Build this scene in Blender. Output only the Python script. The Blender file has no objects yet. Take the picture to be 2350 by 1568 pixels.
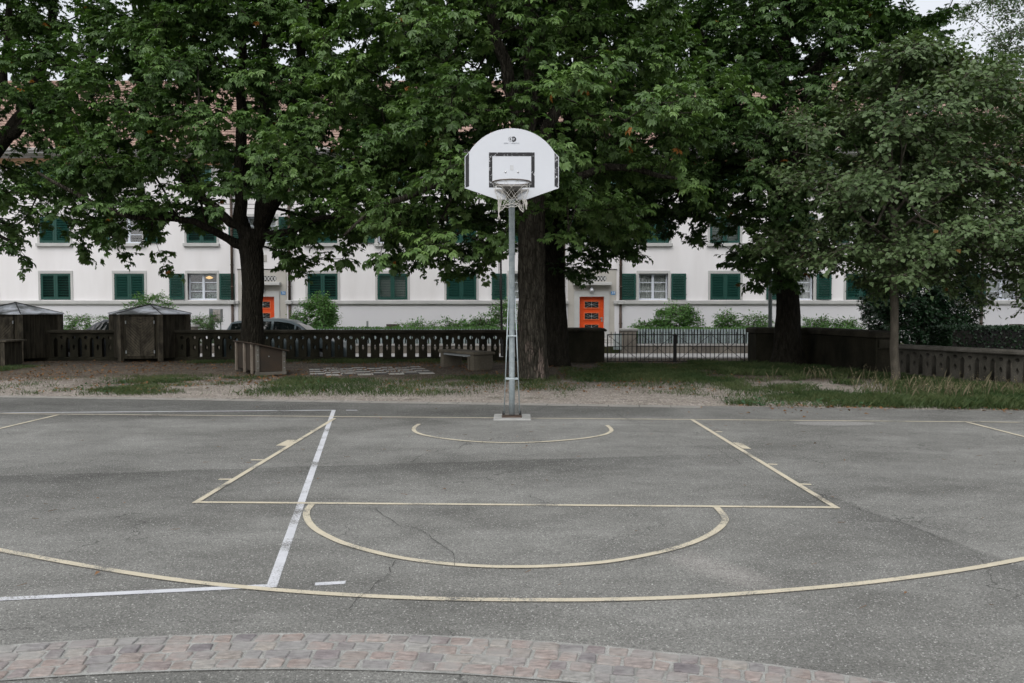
import bpy, math, random
import numpy as np
from mathutils import Vector, Matrix
R = math.radians
rng = np.random.default_rng(7)
random.seed(7)
scene = bpy.context.scene
COL = scene.collection
H = 1.5
F = 1880.0
PITCH = math.atan(70 / F)
CP, SP = math.cos(PITCH), math.sin(PITCH)

# survey of the photograph: image point (2350 px wide) -> point in the place
def ray(px, py):
    cx = (px - 1175) / F; cy = (784 - py) / F
    return Vector((cx, CP + cy * SP, -SP + cy * CP))
def at(px, py, Y):
    d = ray(px, py); t = Y / d.y
    return Vector((d.x * t, Y, H + d.z * t))
def gr(px, py, z=0.0):
    d = ray(px, py); t = (z - H) / d.z
    return Vector((d.x * t, d.y * t, z))
def proj(p):
    x, y, z = p[0], p[1], p[2] - H
    dep = y * CP - z * SP; up = y * SP + z * CP
    return 1175 + F * x / dep, 784 - F * up / dep

# ---------------------------------------------------------------- materials
def nodes_of(name):
    m = bpy.data.materials.new(name); m.use_nodes = True
    nt = m.node_tree; nt.nodes.clear()
    out = nt.nodes.new('ShaderNodeOutputMaterial')
    return m, nt, out
class G:
    """tiny node helper"""
    def __init__(s, nt): s.nt = nt
    def n(s, t, **kw):
        nd = s.nt.nodes.new(t)
        for k, v in kw.items(): setattr(nd, k, v)
        return nd
    def l(s, a, b): s.nt.links.new(a, b)
    def setin(s, inp, v):
        if hasattr(v, 'is_output'): s.l(v, inp)
        else: inp.default_value = v
    def math(s, op, a, b=0.0, clamp=False):
        nd = s.n('ShaderNodeMath', operation=op, use_clamp=clamp)
        s.setin(nd.inputs[0], a); s.setin(nd.inputs[1], b); return nd.outputs[0]
    def mix(s, f, a, b, blend='MIX'):
        nd = s.n('ShaderNodeMix', data_type='RGBA', blend_type=blend)
        s.setin(nd.inputs[0], f)
        s.setin(nd.inputs[6], a if hasattr(a, 'is_output') else (*a[:3], 1))
        s.setin(nd.inputs[7], b if hasattr(b, 'is_output') else (*b[:3], 1))
        return nd.outputs[2]
    def noise(s, vec, scale, detail=4, rough=.55):
        nd = s.n('ShaderNodeTexNoise'); nd.inputs['Scale'].default_value = scale
        nd.inputs['Detail'].default_value = detail; nd.inputs['Roughness'].default_value = rough
        s.l(vec, nd.inputs['Vector']); return nd.outputs['Fac']
    def voro(s, vec, scale, feature='F1', out='Distance'):
        nd = s.n('ShaderNodeTexVoronoi', feature=feature); nd.inputs['Scale'].default_value = scale
        s.l(vec, nd.inputs['Vector']); return nd.outputs[out]
    def mapr(s, v, a, b, c=0.0, d=1.0, smooth=False):
        nd = s.n('ShaderNodeMapRange'); nd.interpolation_type = 'SMOOTHSTEP' if smooth else 'LINEAR'
        s.setin(nd.inputs[0], v)
        for i, q in enumerate((a, b, c, d)): nd.inputs[i + 1].default_value = q
        return nd.outputs[0]
    def vscale(s, vec, sc):
        nd = s.n('ShaderNodeMapping'); nd.inputs['Scale'].default_value = sc
        s.l(vec, nd.inputs['Vector']); return nd.outputs[0]
    def pos(s): return s.n('ShaderNodeNewGeometry').outputs['Position']
    def obj(s): return s.n('ShaderNodeTexCoord').outputs['Object']
    def bsdf(s, out, col, rough=.8, spec=.3, metal=0.0, normal=None, **kw):
        b = s.n('ShaderNodeBsdfPrincipled')
        s.setin(b.inputs['Base Color'], col if hasattr(col, 'is_output') else (*col[:3], 1))
        s.setin(b.inputs['Roughness'], rough)
        b.inputs['Specular IOR Level'].default_value = spec
        s.setin(b.inputs['Metallic'], metal)
        if normal is not None: s.l(normal, b.inputs['Normal'])
        if out is not None: s.l(b.outputs[0], out.inputs[0])
        return b
    def bump(s, h, strength=.3, dist=.01):
        nd = s.n('ShaderNodeBump'); nd.inputs['Strength'].default_value = strength
        nd.inputs['Distance'].default_value = dist; s.l(h, nd.inputs['Height']); return nd.outputs[0]

def M(name, c1, c2=None, scale=4, rough=.8, spec=.3, metal=0.0, bump=0, bscale=40, bdist=.01, stretch=(1, 1, 1), lo=.35, hi=.65, world=False, fine=0):
    m, nt, out = nodes_of(name); g = G(nt)
    v = g.pos() if world else g.obj()
    v = g.vscale(v, stretch)
    if c2 is None: c2 = tuple(c * .82 for c in c1)
    f = g.mapr(g.noise(v, scale, 5), lo, hi)
    c = g.mix(f, c1, c2)
    if fine:
        k = g.mapr(g.noise(v, bscale * 1.7, 2), .3, .7, 1 - fine, 1 + fine)
        c = g.mix(1.0, c, k, 'MULTIPLY')
    nrm = g.bump(g.noise(v, bscale, 4), bump, bdist) if bump else None
    g.bsdf(out, c, rough, spec, metal, nrm)
    return m

def leaf_mat(name, dark, mid, light, trans=.25, rough=.5, spec=.25, yellow=None):
    m, nt, out = nodes_of(name); g = G(nt)
    r = g.n('ShaderNodeNewGeometry').outputs['Random Per Island']
    big = g.mapr(g.noise(g.pos(), .8, 2), .35, .65)
    a = g.mix(r, dark, mid)
    b = g.mix(r, mid, light)
    c = g.mix(big, a, b)
    if yellow:
        r2 = g.math('FRACT', g.math('MULTIPLY', r, 37.13))
        c = g.mix(g.math('GREATER_THAN', r2, .9985), c, yellow)
    b_ = g.bsdf(None, c, rough, spec)
    t = g.n('ShaderNodeBsdfTranslucent'); 
    tc = g.mix(1.0, c, (1.1, 1.25, .5), 'MULTIPLY'); g.l(tc, t.inputs['Color'])
    mx = g.n('ShaderNodeMixShader'); mx.inputs[0].default_value = trans
    g.l(b_.outputs[0], mx.inputs[1]); g.l(t.outputs[0], mx.inputs[2]); g.l(mx.outputs[0], out.inputs[0])
    return m

# ---------------------------------------------------------------- objects
OFF = {}
def tag(o, label=None, cat=None, group=None, kind=None):
    if label: o['label'] = label
    if cat: o['category'] = cat
    if group: o['group'] = group
    if kind: o['kind'] = kind
    return o
def thing(name, loc, label, cat, group=None, rotz=0.0):
    o = bpy.data.objects.new(name, None); COL.objects.link(o)
    o.location = loc; o.rotation_euler = (0, 0, rotz); o.empty_display_size = .2
    OFF[o.name] = Vector(loc)
    return tag(o, label, cat, group)
def link(name, me, mat, parent=None, local=False):
    o = bpy.data.objects.new(name, me); COL.objects.link(o)
    for m in (mat if isinstance(mat, (list, tuple)) else [mat]):
        if m is not None and not (m.name in [q.name for q in me.materials if q]): me.materials.append(m)
    if parent is not None:
        o.parent = parent
        off = OFF.get(parent.name, Vector())
        OFF[o.name] = off
        if not local and off.length > 0: me.transform(Matrix.Translation(-off))
    return o
class MB:
    def __init__(s): s.v = []; s.f = []; s.mi = []; s.cur = 0
    def add(s, vs, fs):
        b = len(s.v); s.v += [tuple(p) for p in vs]
        for f in fs: s.f.append(tuple(b + i for i in f)); s.mi.append(s.cur)
        return s
    def box(s, c, size, rz=0.0, rot=None):
        hx, hy, hz = size[0] / 2, size[1] / 2, size[2] / 2
        P = [Vector((x, y, z)) for z in (-hz, hz) for x, y in ((-hx, -hy), (hx, -hy), (hx, hy), (-hx, hy))]
        m = rot if rot is not None else Matrix.Rotation(rz, 3, 'Z')
        c = Vector(c)
        return s.add([m @ p + c for p in P], [(3, 2, 1, 0), (4, 5, 6, 7), (0, 1, 5, 4), (1, 2, 6, 5), (2, 3, 7, 6), (3, 0, 4, 7)])
    def bb(s, a, b):
        return s.box([(a[i] + b[i]) / 2 for i in range(3)], [abs(b[i] - a[i]) for i in range(3)])
    def bar(s, a, b, w, h=None):
        a = Vector(a); b = Vector(b); d = b - a; h = h or w
        z = d.normalized(); x = z.cross(Vector((0, 0, 1)))
        if x.length < 1e-4: x = Vector((1, 0, 0))
        x.normalize(); y = z.cross(x)
        m = Matrix((x, y, z)).transposed()
        return s.box((a + b) / 2, (w, h, d.length), rot=m)
    def prism(s, poly, d0, d1, fn):
        n = len(poly)
        vs = [fn(p[0], p[1], d0) for p in poly] + [fn(p[0], p[1], d1) for p in poly]
        fs = [tuple(range(n)), tuple(range(2 * n - 1, n - 1, -1))]
        fs += [(i, i + n, (i + 1) % n + n, (i + 1) % n) for i in range(n)]
        return s.add(vs, fs)
    def tube(s, pts, rad, n=8, cap=True, closed=False):
        pts = [Vector(p) for p in pts]; k = len(pts)
        rad = rad if isinstance(rad, (list, tuple)) else [rad] * k
        b = len(s.v); up = Vector((0, 0, 1)); prev = None
        for i, p in enumerate(pts):
            if closed: d = pts[(i + 1) % k] - pts[i - 1]
            else: d = pts[min(i + 1, k - 1)] - pts[max(i - 1, 0)]
            d.normalize()
            if prev is None:
                x = d.cross(up) if abs(d.z) < .95 else d.cross(Vector((0, 1, 0)))
            else: x = prev - d * prev.dot(d)
            x.normalize(); prev = x; y = d.cross(x)
            for j in range(n):
                a = 2 * math.pi * j / n
                s.v.append(tuple(p + (x * math.cos(a) + y * math.sin(a)) * rad[i]))
        for i in range(k if closed else k - 1):
            i2 = (i + 1) % k
            for j in range(n):
                s.f.append((b + i * n + j, b + i * n + (j + 1) % n, b + i2 * n + (j + 1) % n, b + i2 * n + j)); s.mi.append(s.cur)
        if cap and not closed:
            s.f.append(tuple(b + j for j in range(n - 1, -1, -1))); s.mi.append(s.cur)
            s.f.append(tuple(b + (k - 1) * n + j for j in range(n))); s.mi.append(s.cur)
        return s
    def sphere(s, c, r, n=10, m=6, sc=(1, 1, 1)):
        b = len(s.v)
        for i in range(m + 1):
            t = math.pi * i / m
            for j in range(n):
                a = 2 * math.pi * j / n
                s.v.append((c[0] + r * sc[0] * math.sin(t) * math.cos(a), c[1] + r * sc[1] * math.sin(t) * math.sin(a), c[2] + r * sc[2] * math.cos(t)))
        for i in range(m):
            for j in range(n):
                s.f.append((b + i * n + j, b + (i + 1) * n + j, b + (i + 1) * n + (j + 1) % n, b + i * n + (j + 1) % n)); s.mi.append(s.cur)
        return s
    def mesh(s, name, bevel=0, smooth=False):
        me = bpy.data.meshes.new(name); me.from_pydata(s.v, [], s.f)
        if bevel:
            import bmesh
            bm = bmesh.new(); bm.from_mesh(me)
            bmesh.ops.recalc_face_normals(bm, faces=bm.faces)
            bmesh.ops.bevel(bm, geom=[e for e in bm.edges if e.is_manifold and e.calc_face_angle(0) > .5], offset=bevel, segments=1, affect='EDGES', clamp_overlap=True)
            bm.to_mesh(me); bm.free()
        else:
            me.polygons.foreach_set('material_index', s.mi)
        if smooth: me.polygons.foreach_set('use_smooth', [True] * len(me.polygons))
        me.update(); return me
    def build(s, name, mat, parent=None, bevel=0, smooth=False, local=False):
        return link(name, s.mesh(name, bevel, smooth), mat, parent, local)

def np_mesh(name, V, T):
    me = bpy.data.meshes.new(name)
    V = np.ascontiguousarray(V, dtype=np.float32); T = np.ascontiguousarray(T, dtype=np.int32)
    k = T.shape[1]
    me.vertices.add(len(V)); me.vertices.foreach_set('co', V.ravel())
    me.loops.add(T.size); me.loops.foreach_set('vertex_index', T.ravel())
    me.polygons.add(len(T))
    me.polygons.foreach_set('loop_start', np.arange(0, T.size, k, dtype=np.int32))
    me.polygons.foreach_set('loop_total', np.full(len(T), k, dtype=np.int32))
    me.update(calc_edges=True); me.validate()
    return me
def holed(name, outer, holes, depth, fn, bevel=0):
    """flat slab with holes: 2D curve fill, extruded, mapped by fn(u, v, w)"""
    cu = bpy.data.curves.new(name, 'CURVE'); cu.dimensions = '2D'; cu.fill_mode = 'BOTH'; cu.extrude = depth / 2
    for poly in [outer] + holes:
        sp = cu.splines.new('POLY'); sp.points.add(len(poly) - 1)
        for i, p in enumerate(poly): sp.points[i].co = (p[0], p[1], 0, 1)
        sp.use_cyclic_u = True
    o = bpy.data.objects.new(name, cu); COL.objects.link(o)
    dg = bpy.context.evaluated_depsgraph_get()
    me = bpy.data.meshes.new_from_object(o.evaluated_get(dg))
    bpy.data.objects.remove(o); bpy.data.curves.remove(cu)
    for v in me.vertices: v.co = fn(v.co.x, v.co.y, v.co.z)
    me.materials.clear(); me.name = name
    return me
def text_mesh(name, txt, size, fn, ext=.0008):
    cu = bpy.data.curves.new(name, 'FONT'); cu.body = txt; cu.size = size; cu.align_x = 'CENTER'; cu.align_y = 'CENTER'; cu.extrude = ext
    o = bpy.data.objects.new(name, cu); COL.objects.link(o)
    dg = bpy.context.evaluated_depsgraph_get()
    me = bpy.data.meshes.new_from_object(o.evaluated_get(dg))
    bpy.data.objects.remove(o); bpy.data.curves.remove(cu)
    for v in me.vertices: v.co = fn(v.co.x, v.co.y, v.co.z)
    me.materials.clear(); me.name = name
    return me
def copy_tree(o, parent=None):
    c = o.copy(); COL.objects.link(c)
    if parent is not None: c.parent = parent
    for ch in list(o.children): copy_tree(ch, c)
    return c
def circ(cx, cy, r, n=16, a0=0.0, a1=2 * math.pi, end=False):
    return [(cx + r * math.cos(a0 + (a1 - a0) * i / (n - (1 if end else 0))), cy + r * math.sin(a0 + (a1 - a0) * i / (n - (1 if end else 0)))) for i in range(n)]

# ---------------------------------------------------------------- camera, light, sky
cam = bpy.data.cameras.new('camera'); co = bpy.data.objects.new('camera', cam); COL.objects.link(co)
cam.sensor_width = 36; cam.lens = F / 2350 * 36; cam.clip_end = 2000; cam.clip_start = .05
co.location = (0, 0, H); co.rotation_euler = (math.pi / 2 - PITCH, 0, 0)
cam.dof.use_dof = True; cam.dof.focus_distance = 10.6; cam.dof.aperture_fstop = 5.0
scene.camera = co
SUN_EL, SUN_AZ = R(52), R(200)       # azimuth clockwise from +Y: behind the camera, a little to its left
w = bpy.data.worlds.new('World'); scene.world = w; w.use_nodes = True
nt = w.node_tree; nt.nodes.clear(); g = G(nt)
sky = g.n('ShaderNodeTexSky'); sky.sky_type = 'NISHITA'; sky.sun_disc = False
sky.sun_elevation = SUN_EL; sky.sun_rotation = SUN_AZ; sky.dust_density = 5; sky.air_density = 1.0; sky.ozone_density = 1.5
hs = g.n('ShaderNodeHueSaturation'); hs.inputs['Saturation'].default_value = .22; g.l(sky.outputs[0], hs.inputs['Color'])
bg = g.n('ShaderNodeBackground'); bg.inputs['Strength'].default_value = .10
veil = g.mix(1.0, hs.outputs[0], (3.7, 3.85, 4.15), 'ADD'); g.l(veil, bg.inputs['Color'])   # bright even cloud layer over the sky
wo = g.n('ShaderNodeOutputWorld'); g.l(bg.outputs[0], wo.inputs[0])
sl = bpy.data.lights.new('sun', 'SUN'); so = bpy.data.objects.new('sun', sl); COL.objects.link(so)
sl.energy = .6; sl.angle = R(70); sl.color = (1, .97, .93)
sd = Vector((math.sin(SUN_AZ) * math.cos(SUN_EL), math.cos(SUN_AZ) * math.cos(SUN_EL), math.sin(SUN_EL)))
so.rotation_euler = sd.to_track_quat('Z', 'Y').to_euler(); so.location = (0, -20, 30)
vs = scene.view_settings; vs.view_transform = 'Standard'; vs.look = 'None'; vs.exposure = 0.3; vs.gamma = 1; vs.use_curve_mapping = False
# ================================================================ SETTING: ground, court, lines
# ---- asphalt
def asphalt_nodes(g):
    p = g.pos()
    sep = g.n('ShaderNodeSeparateXYZ'); g.l(p, sep.inputs[0]); X, Y = sep.outputs[0], sep.outputs[1]
    big = g.mapr(g.noise(g.vscale(p, (.8, 1.3, 1)), .55, 6, .65), .36, .64)
    c = g.mix(big, (.134, .133, .122), (.212, .211, .196))
    med = g.mapr(g.noise(g.vscale(p, (1, 1.6, 1)), 2.6, 4), .3, .7, .88, 1.12)
    c = g.mix(1.0, c, med, 'MULTIPLY')
    wob = g.math('MULTIPLY', g.math('SUBTRACT', g.noise(p, 1.3, 4), .5), .5)
    # tar-dark course seam across the court: sharp far edge, fading towards the camera
    t = g.math('SUBTRACT', g.math('ADD', g.math('ADD', g.math('MULTIPLY', X, .17), 8.22), g.math('MULTIPLY', wob, .3)), Y)
    m1 = g.math('MULTIPLY', g.mapr(t, 0, .05, 0, 1, True), g.mapr(g.math('ADD', t, wob), .05, 1.3, 1, 0, True))
    m1 = g.math('MULTIPLY', m1, g.mapr(X, 1.2, 3.0, 1, 0))
    # second seam, running away to the right
    t2 = g.math('SUBTRACT', g.math('ADD', g.math('MULTIPLY', g.math('SUBTRACT', 6.45, Y), .24), 2.62), X)
    t2 = g.math('ADD', t2, g.math('MULTIPLY', wob, .15))
    m2 = g.math('MULTIPLY', g.mapr(t2, 0, .04, 0, 1, True), g.mapr(g.math('ADD', t2, wob), .1, .75, 1, 0, True))
    m2 = g.math('MULTIPLY', m2, g.mapr(Y, 7.0, 6.2, 0, 1))
    # asphalt strip behind the base line is darker
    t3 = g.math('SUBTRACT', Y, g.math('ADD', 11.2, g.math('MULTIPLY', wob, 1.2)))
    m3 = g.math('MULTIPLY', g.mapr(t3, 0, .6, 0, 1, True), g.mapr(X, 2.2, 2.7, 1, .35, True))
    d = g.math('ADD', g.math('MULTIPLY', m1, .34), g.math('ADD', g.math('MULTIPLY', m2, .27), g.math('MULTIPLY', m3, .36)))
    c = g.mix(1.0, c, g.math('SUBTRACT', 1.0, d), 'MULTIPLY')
    blot = g.mapr(g.noise(g.vscale(p, (.7, 1.2, 1)), .22, 4, .6), .36, .64, .86, 1.10)
    c = g.mix(1.0, c, blot, 'MULTIPLY')
    stain = g.mapr(g.noise(p, 1.1, 6, .65), .52, .70, 1, .80)
    c = g.mix(1.0, c, stain, 'MULTIPLY')
    # scuffed pale streak, a pale filled patch, hairline crazing
    a, b = gr(1540, 1268), gr(1790, 1358); d_ = (b - a); L_ = d_.length; d_ /= L_
    ua = g.math('ADD', g.math('MULTIPLY', g.math('SUBTRACT', X, a.x), d_.x), g.math('MULTIPLY', g.math('SUBTRACT', Y, a.y), d_.y))
    va = g.math('SUBTRACT', g.math('MULTIPLY', g.math('SUBTRACT', X, a.x), d_.y), g.math('MULTIPLY', g.math('SUBTRACT', Y, a.y), d_.x))
    sc = g.math('MULTIPLY', g.mapr(g.math('ADD', g.math('ABSOLUTE', va), g.math('MULTIPLY', wob, .35)), .02, .22, 1, 0, True), g.math('MULTIPLY', g.mapr(ua, -.1, .25, 0, 1, True), g.mapr(ua, L_ - .3, L_ + .1, 1, 0, True)))
    c = g.mix(g.math('MULTIPLY', sc, .5), c, (.30, .285, .265))
    q = gr(1915, 972); ex = g.math('DIVIDE', g.math('SUBTRACT', X, q.x), .55); ey = g.math('DIVIDE', g.math('SUBTRACT', Y, q.y), .22)
    rr_ = g.math('ADD', g.math('ADD', g.math('MULTIPLY', ex, ex), g.math('MULTIPLY', ey, ey)), g.math('MULTIPLY', wob, .8))
    c = g.mix(g.math('MULTIPLY', g.mapr(rr_, .8, 1.0, 1, 0), .55), c, (.29, .28, .27))
    dst = g.n('ShaderNodeVectorMath', operation='ADD'); g.l(p, dst.inputs[0]); nz = g.n('ShaderNodeTexNoise'); nz.inputs['Scale'].default_value = 1.7; nz.inputs['Detail'].default_value = 5; g.l(p, nz.inputs['Vector']); g.l(nz.outputs['Color'], dst.inputs[1])
    hair = g.math('MULTIPLY', g.math('LESS_THAN', g.voro(dst.outputs[0], .62, 'DISTANCE_TO_EDGE'), .0042), g.mapr(g.noise(p, .5, 3), .5, .56))
    c = g.mix(g.math('MULTIPLY', hair, .6), c, (.05, .05, .046))
    # aggregate: pale and dark chips
    ch = g.voro(p, 170, out='Color')
    hs = g.n('ShaderNodeSeparateColor'); g.l(ch, hs.inputs[0])
    k = g.mapr(hs.outputs[0], 0, 1, .62, 1.38)
    c = g.mix(1.0, c, k, 'MULTIPLY')
    c = g.mix(g.math('GREATER_THAN', hs.outputs[1], .972), c, (.42, .415, .39))
    k2 = g.mapr(g.noise(p, 60, 3, .7), .3, .7, .78, 1.22)
    c = g.mix(1.0, c, k2, 'MULTIPLY')
    h = g.math('ADD', g.math('MULTIPLY', g.voro(p, 170), 1.0), g.math('MULTIPLY', g.noise(p, 160, 2), .6))
    return c, h
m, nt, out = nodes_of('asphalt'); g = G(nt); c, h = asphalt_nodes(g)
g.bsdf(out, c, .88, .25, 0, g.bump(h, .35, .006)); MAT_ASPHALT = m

def paint_mat(name, col, wear):
    m, nt, out = nodes_of(name); g = G(nt); c, h = asphalt_nodes(g); p = g.pos()
    a = g.noise(p, 75, 3, .7); b = g.noise(p, 2.2, 4); e = g.voro(p, 170)
    s = g.math('ADD', g.math('ADD', g.math('MULTIPLY', a, .55), g.math('MULTIPLY', b, .9)), g.math('MULTIPLY', e, .25))
    k = g.mapr(s, wear, wear + .09, 1, 0)
    pc = g.mix(g.mapr(g.noise(p, 9, 4), .3, .7), col, tuple(q * .84 for q in col))
    g.bsdf(out, g.mix(k, c, pc), .8, .25, 0, g.bump(h, .25, .004)); return m
MAT_YEL = paint_mat('yellow_line_paint', (.56, .505, .385), .92)
MAT_WHI = paint_mat('white_line_paint', (.58, .59, .615), .91)

# ---- park ground, street, pavement
m, nt, out = nodes_of('park_ground'); g = G(nt); p = g.pos()
sep = g.n('ShaderNodeSeparateXYZ'); g.l(p, sep.inputs[0]); X, Y = sep.outputs[0], sep.outputs[1]
wob = g.math('MULTIPLY', g.math('SUBTRACT', g.noise(p, .5, 5), .5), 7.0)
soil = g.mapr(g.math('ADD', Y, wob), 16.2, 18.8, 0, 1, True)
gravel = g.mix(g.mapr(g.noise(p, 3, 5), .35, .65), (.225, .197, .168), (.295, .268, .238))
vc = g.voro(p, 42, out='Color'); hs = g.n('ShaderNodeSeparateColor'); g.l(vc, hs.inputs[0])
gravel = g.mix(1.0, gravel, g.mapr(hs.outputs[0], 0, 1, .55, 1.5), 'MULTIPLY')
dirt = g.mix(g.mapr(g.noise(p, 2, 5), .35, .65), (.066, .053, .039), (.108, .088, .068))
dirt = g.mix(1.0, dirt, g.mapr(hs.outputs[1], 0, 1, .6, 1.5), 'MULTIPLY')
dirt = g.mix(g.math('GREATER_THAN', hs.outputs[2], .93), dirt, (.30, .26, .22))
c = g.mix(soil, gravel, dirt)
moss = g.mapr(g.noise(p, 1.1, 5, .6), .56, .68, 0, .5)
c = g.mix(moss, c, (.05, .055, .028))
h = g.math('ADD', g.voro(p, 42), g.noise(p, 12, 4))
g.bsdf(out, c, .95, .15, 0, g.bump(h, .6, .02)); MAT_GROUND = m
MAT_STREET = M('street_asphalt', (.11, .11, .11), (.14, .14, .138), 1.5, .9, .2, bump=.2, bscale=80, world=True)
MAT_PAVE = M('pavement_concrete', (.42, .41, .39), (.34, .33, .32), 1.2, .9, .2, bump=.2, bscale=60, world=True)

b = MB()
prof = [(-120, -.012), (26.2, -.012), (26.22, -.36), (600, -.36)]
xs = [-300, 300]
for x in xs:
    for y, z in prof: b.v.append((x, y, z))
for i in range(3): b.f.append((i, i + 4, i + 5, i + 1)); b.mi.append(0)
gnd = b.build('ground', MAT_GROUND); tag(gnd, kind='structure')
b = MB(); b.bb((-60, 26.3, -.40), (60, 30.4, -.352)); tag(b.build('street', MAT_STREET), kind='structure')
b = MB(); b.bb((-60, 30.4, -.40), (60, 32.86, -.20)); tag(b.build('pavement', MAT_PAVE, bevel=.02), kind='structure')
b = MB(); b.bb((-60, 33.2, -.40), (60, 38.3, .05)); tag(b.build('garden_ground', M('garden_soil', (.07, .06, .035), (.05, .07, .03), 2, .95, .1, world=True)), kind='structure')

# court polygon
eL, eR = gr(0, 908), gr(2350, 943)
dv = (eR - eL)
A0 = eL - dv * 1.6; A1 = eR + dv * 1.6
def court_edge(t, off=0.0):
    n = Vector((-dv.y, dv.x, 0)).normalized()
    return eL + dv * t + n * off
b = MB()
NX = 40
wig = [random.uniform(-.03, .03) for _ in range(NX + 1)]
far = [court_edge(-1.6 + 4.2 * i / NX, wig[i]) for i in range(NX + 1)]
near = [Vector((p.x, -25, 0)) for p in far]
b.v = [tuple(p) for p in far + near]
for i in range(NX): b.f.append((i, i + NX + 1, i + NX + 2, i + 1)); b.mi.append(0)
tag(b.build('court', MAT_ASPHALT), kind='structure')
# flush edging strip along the court (runs out to the right under the grass)
b = MB(); K = 60
for i in range(K):
    t0 = -1.0 + 1.72 * i / K; t1 = -1.0 + 1.72 * (i + 1) / K - .001
    p0, p1 = court_edge(t0, -.02), court_edge(t1, -.02); q0, q1 = court_edge(t0, -.30), court_edge(t1, -.30)
    b.add([(p.x, p.y, .004) for p in (p0, q0, q1, p1)], [(0, 1, 2, 3)])
tag(b.build('edging_strip', M('edging_concrete', (.30, .285, .26), (.23, .22, .20), 3, .9, .2, bump=.2, bscale=70, world=True, fine=.2)), kind='structure')

# ---- painted lines
def strip(pts, width, z, name, mat):
    P = [Vector((p[0], p[1], z)) for p in pts]
    b = MB(); n = len(P)
    for i, p in enumerate(P):
        d = (P[min(i + 1, n - 1)] - P[max(i - 1, 0)]); d.z = 0; d.normalize()
        s = Vector((-d.y, d.x, 0)) * width / 2
        b.v += [tuple(p - s), tuple(p + s)]
    for i in range(n - 1): b.f.append((2 * i, 2 * i + 2, 2 * i + 3, 2 * i + 1)); b.mi.append(0)
    return tag(b.build(name, mat), kind='structure')
def catmull(P, k=8):
    P = [Vector(p) for p in P]; P = [P[0] * 2 - P[1]] + P + [P[-1] * 2 - P[-2]]; o = []
    for i in range(1, len(P) - 2):
        for j in range(k):
            t = j / k; a, b_, c_, d = P[i - 1:i + 3]
            o.append(.5 * ((2 * b_) + (c_ - a) * t + (2 * a - 5 * b_ + 4 * c_ - d) * t * t + (3 * b_ - a - 3 * c_ + d) * t ** 3))
    o.append(P[-2]); return o
def line(a, b_, width, z, name, mat, n=2): 
    p, q = gr(*a), gr(*b_); strip([p.lerp(q, i / (n - 1)) for i in range(n)], width, z, name, mat)
def arc(pts, width, z, name, mat, pre=(), post=()): strip(catmull([Vector((*q, 0)) for q in pre] + [gr(*p) for p in pts] + [Vector((*q, 0)) for q in post]), width, z, name, mat)
ZY, ZW = .0045, .0025
line((-900, 942.4), (3200, 977.2), .046, ZY, 'base_line', MAT_YEL)
line((768, 961), (447, 1156), 0.05, ZY + .0015, 'key_line', MAT_YEL)
line((1588, 964), (1922, 1168.5), 0.05, ZY + .0015, 'key_line', MAT_YEL)
line((449, 1153.5), (1916, 1165.5), 0.05, ZY, 'free_throw_line', MAT_YEL)
arc([(715, 1159), (704, 1175), (706, 1194), (722, 1214), (752, 1232), (800, 1252), (900, 1278), (1000, 1293), (1100, 1301), (1200, 1302.5), (1300, 1299), (1400, 1290), (1500, 1272), (1575, 1252), (1630, 1228), (1659, 1205), (1663, 1188), (1645, 1166)], 0.05, ZY + .0015, 'free_throw_arc', MAT_YEL)
arc([(962, 974), (951, 982), (951, 990), (968, 998), (1010, 1006), (1060, 1012), (1120, 1016), (1190, 1017), (1260, 1014), (1330, 1008), (1380, 1000), (1401, 992), (1402, 985), (1393, 977)], 0.05, ZY + .0015, 'no_charge_arc', MAT_YEL)
arc([(-200, 1222), (-60, 1251), (0, 1264), (200, 1301), (400, 1332), (600, 1353), (800, 1367.5), (1000, 1376), (1200, 1379), (1400, 1378), (1600, 1371), (1800, 1357), (2000, 1338), (2200, 1311), (2350, 1284), (2420, 1270), (2560, 1238)], 0.05, ZY + .0015, 'three_point_arc', MAT_YEL, ((-6.5, 9.2), (-6.15, 8.0), (-5.3, 6.75)), ((5.15, 6.65), (5.85, 7.95), (6.1, 9.2)))
line((-104, 1009), (133, 953), 0.05, ZY + .0015, 'three_point_line', MAT_YEL)
line((2213, 968), (2412, 1019), 0.05, ZY + .0015, 'three_point_line', MAT_YEL)
for a, b_ in (((576, 1056.5), (606, 1056.5)), ((502, 1101), (532, 1101)), ((712, 989), (728, 989)), ((1762, 1066), (1784, 1067)), ((1835, 1112), (1862, 1113)), ((1642, 991), (1657, 992))):
    line(a, b_, 0.05, ZY, 'key_tick', MAT_YEL)
for q in (((633, 1023.5), (660, 1010.5), (679, 1010.5), (660, 1024.5)), ((1681, 1016.5), (1702, 1017.7), (1724, 1031), (1705, 1030.5))):
    b = MB(); P = [gr(*p) for p in q]; b.add([(p.x, p.y, ZY) for p in P], [(0, 1, 2, 3)]); tag(b.build('key_block', MAT_YEL), kind='structure')
line((766, 941.5), (623, 1348), .058, ZW, 'white_side_line', MAT_WHI)
line((766, 942), (-1500, 960.1), .055, ZW + .001, 'white_end_line', MAT_WHI)
line((636, 1345), (-1100, 1430), .055, ZW + .001, 'white_end_line', MAT_WHI)
line((723, 1341.5), (793, 1337.5), .05, ZW, 'white_dash', MAT_WHI)
line((794, 942), (820, 942), .05, ZW, 'white_dash', MAT_WHI)

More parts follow.
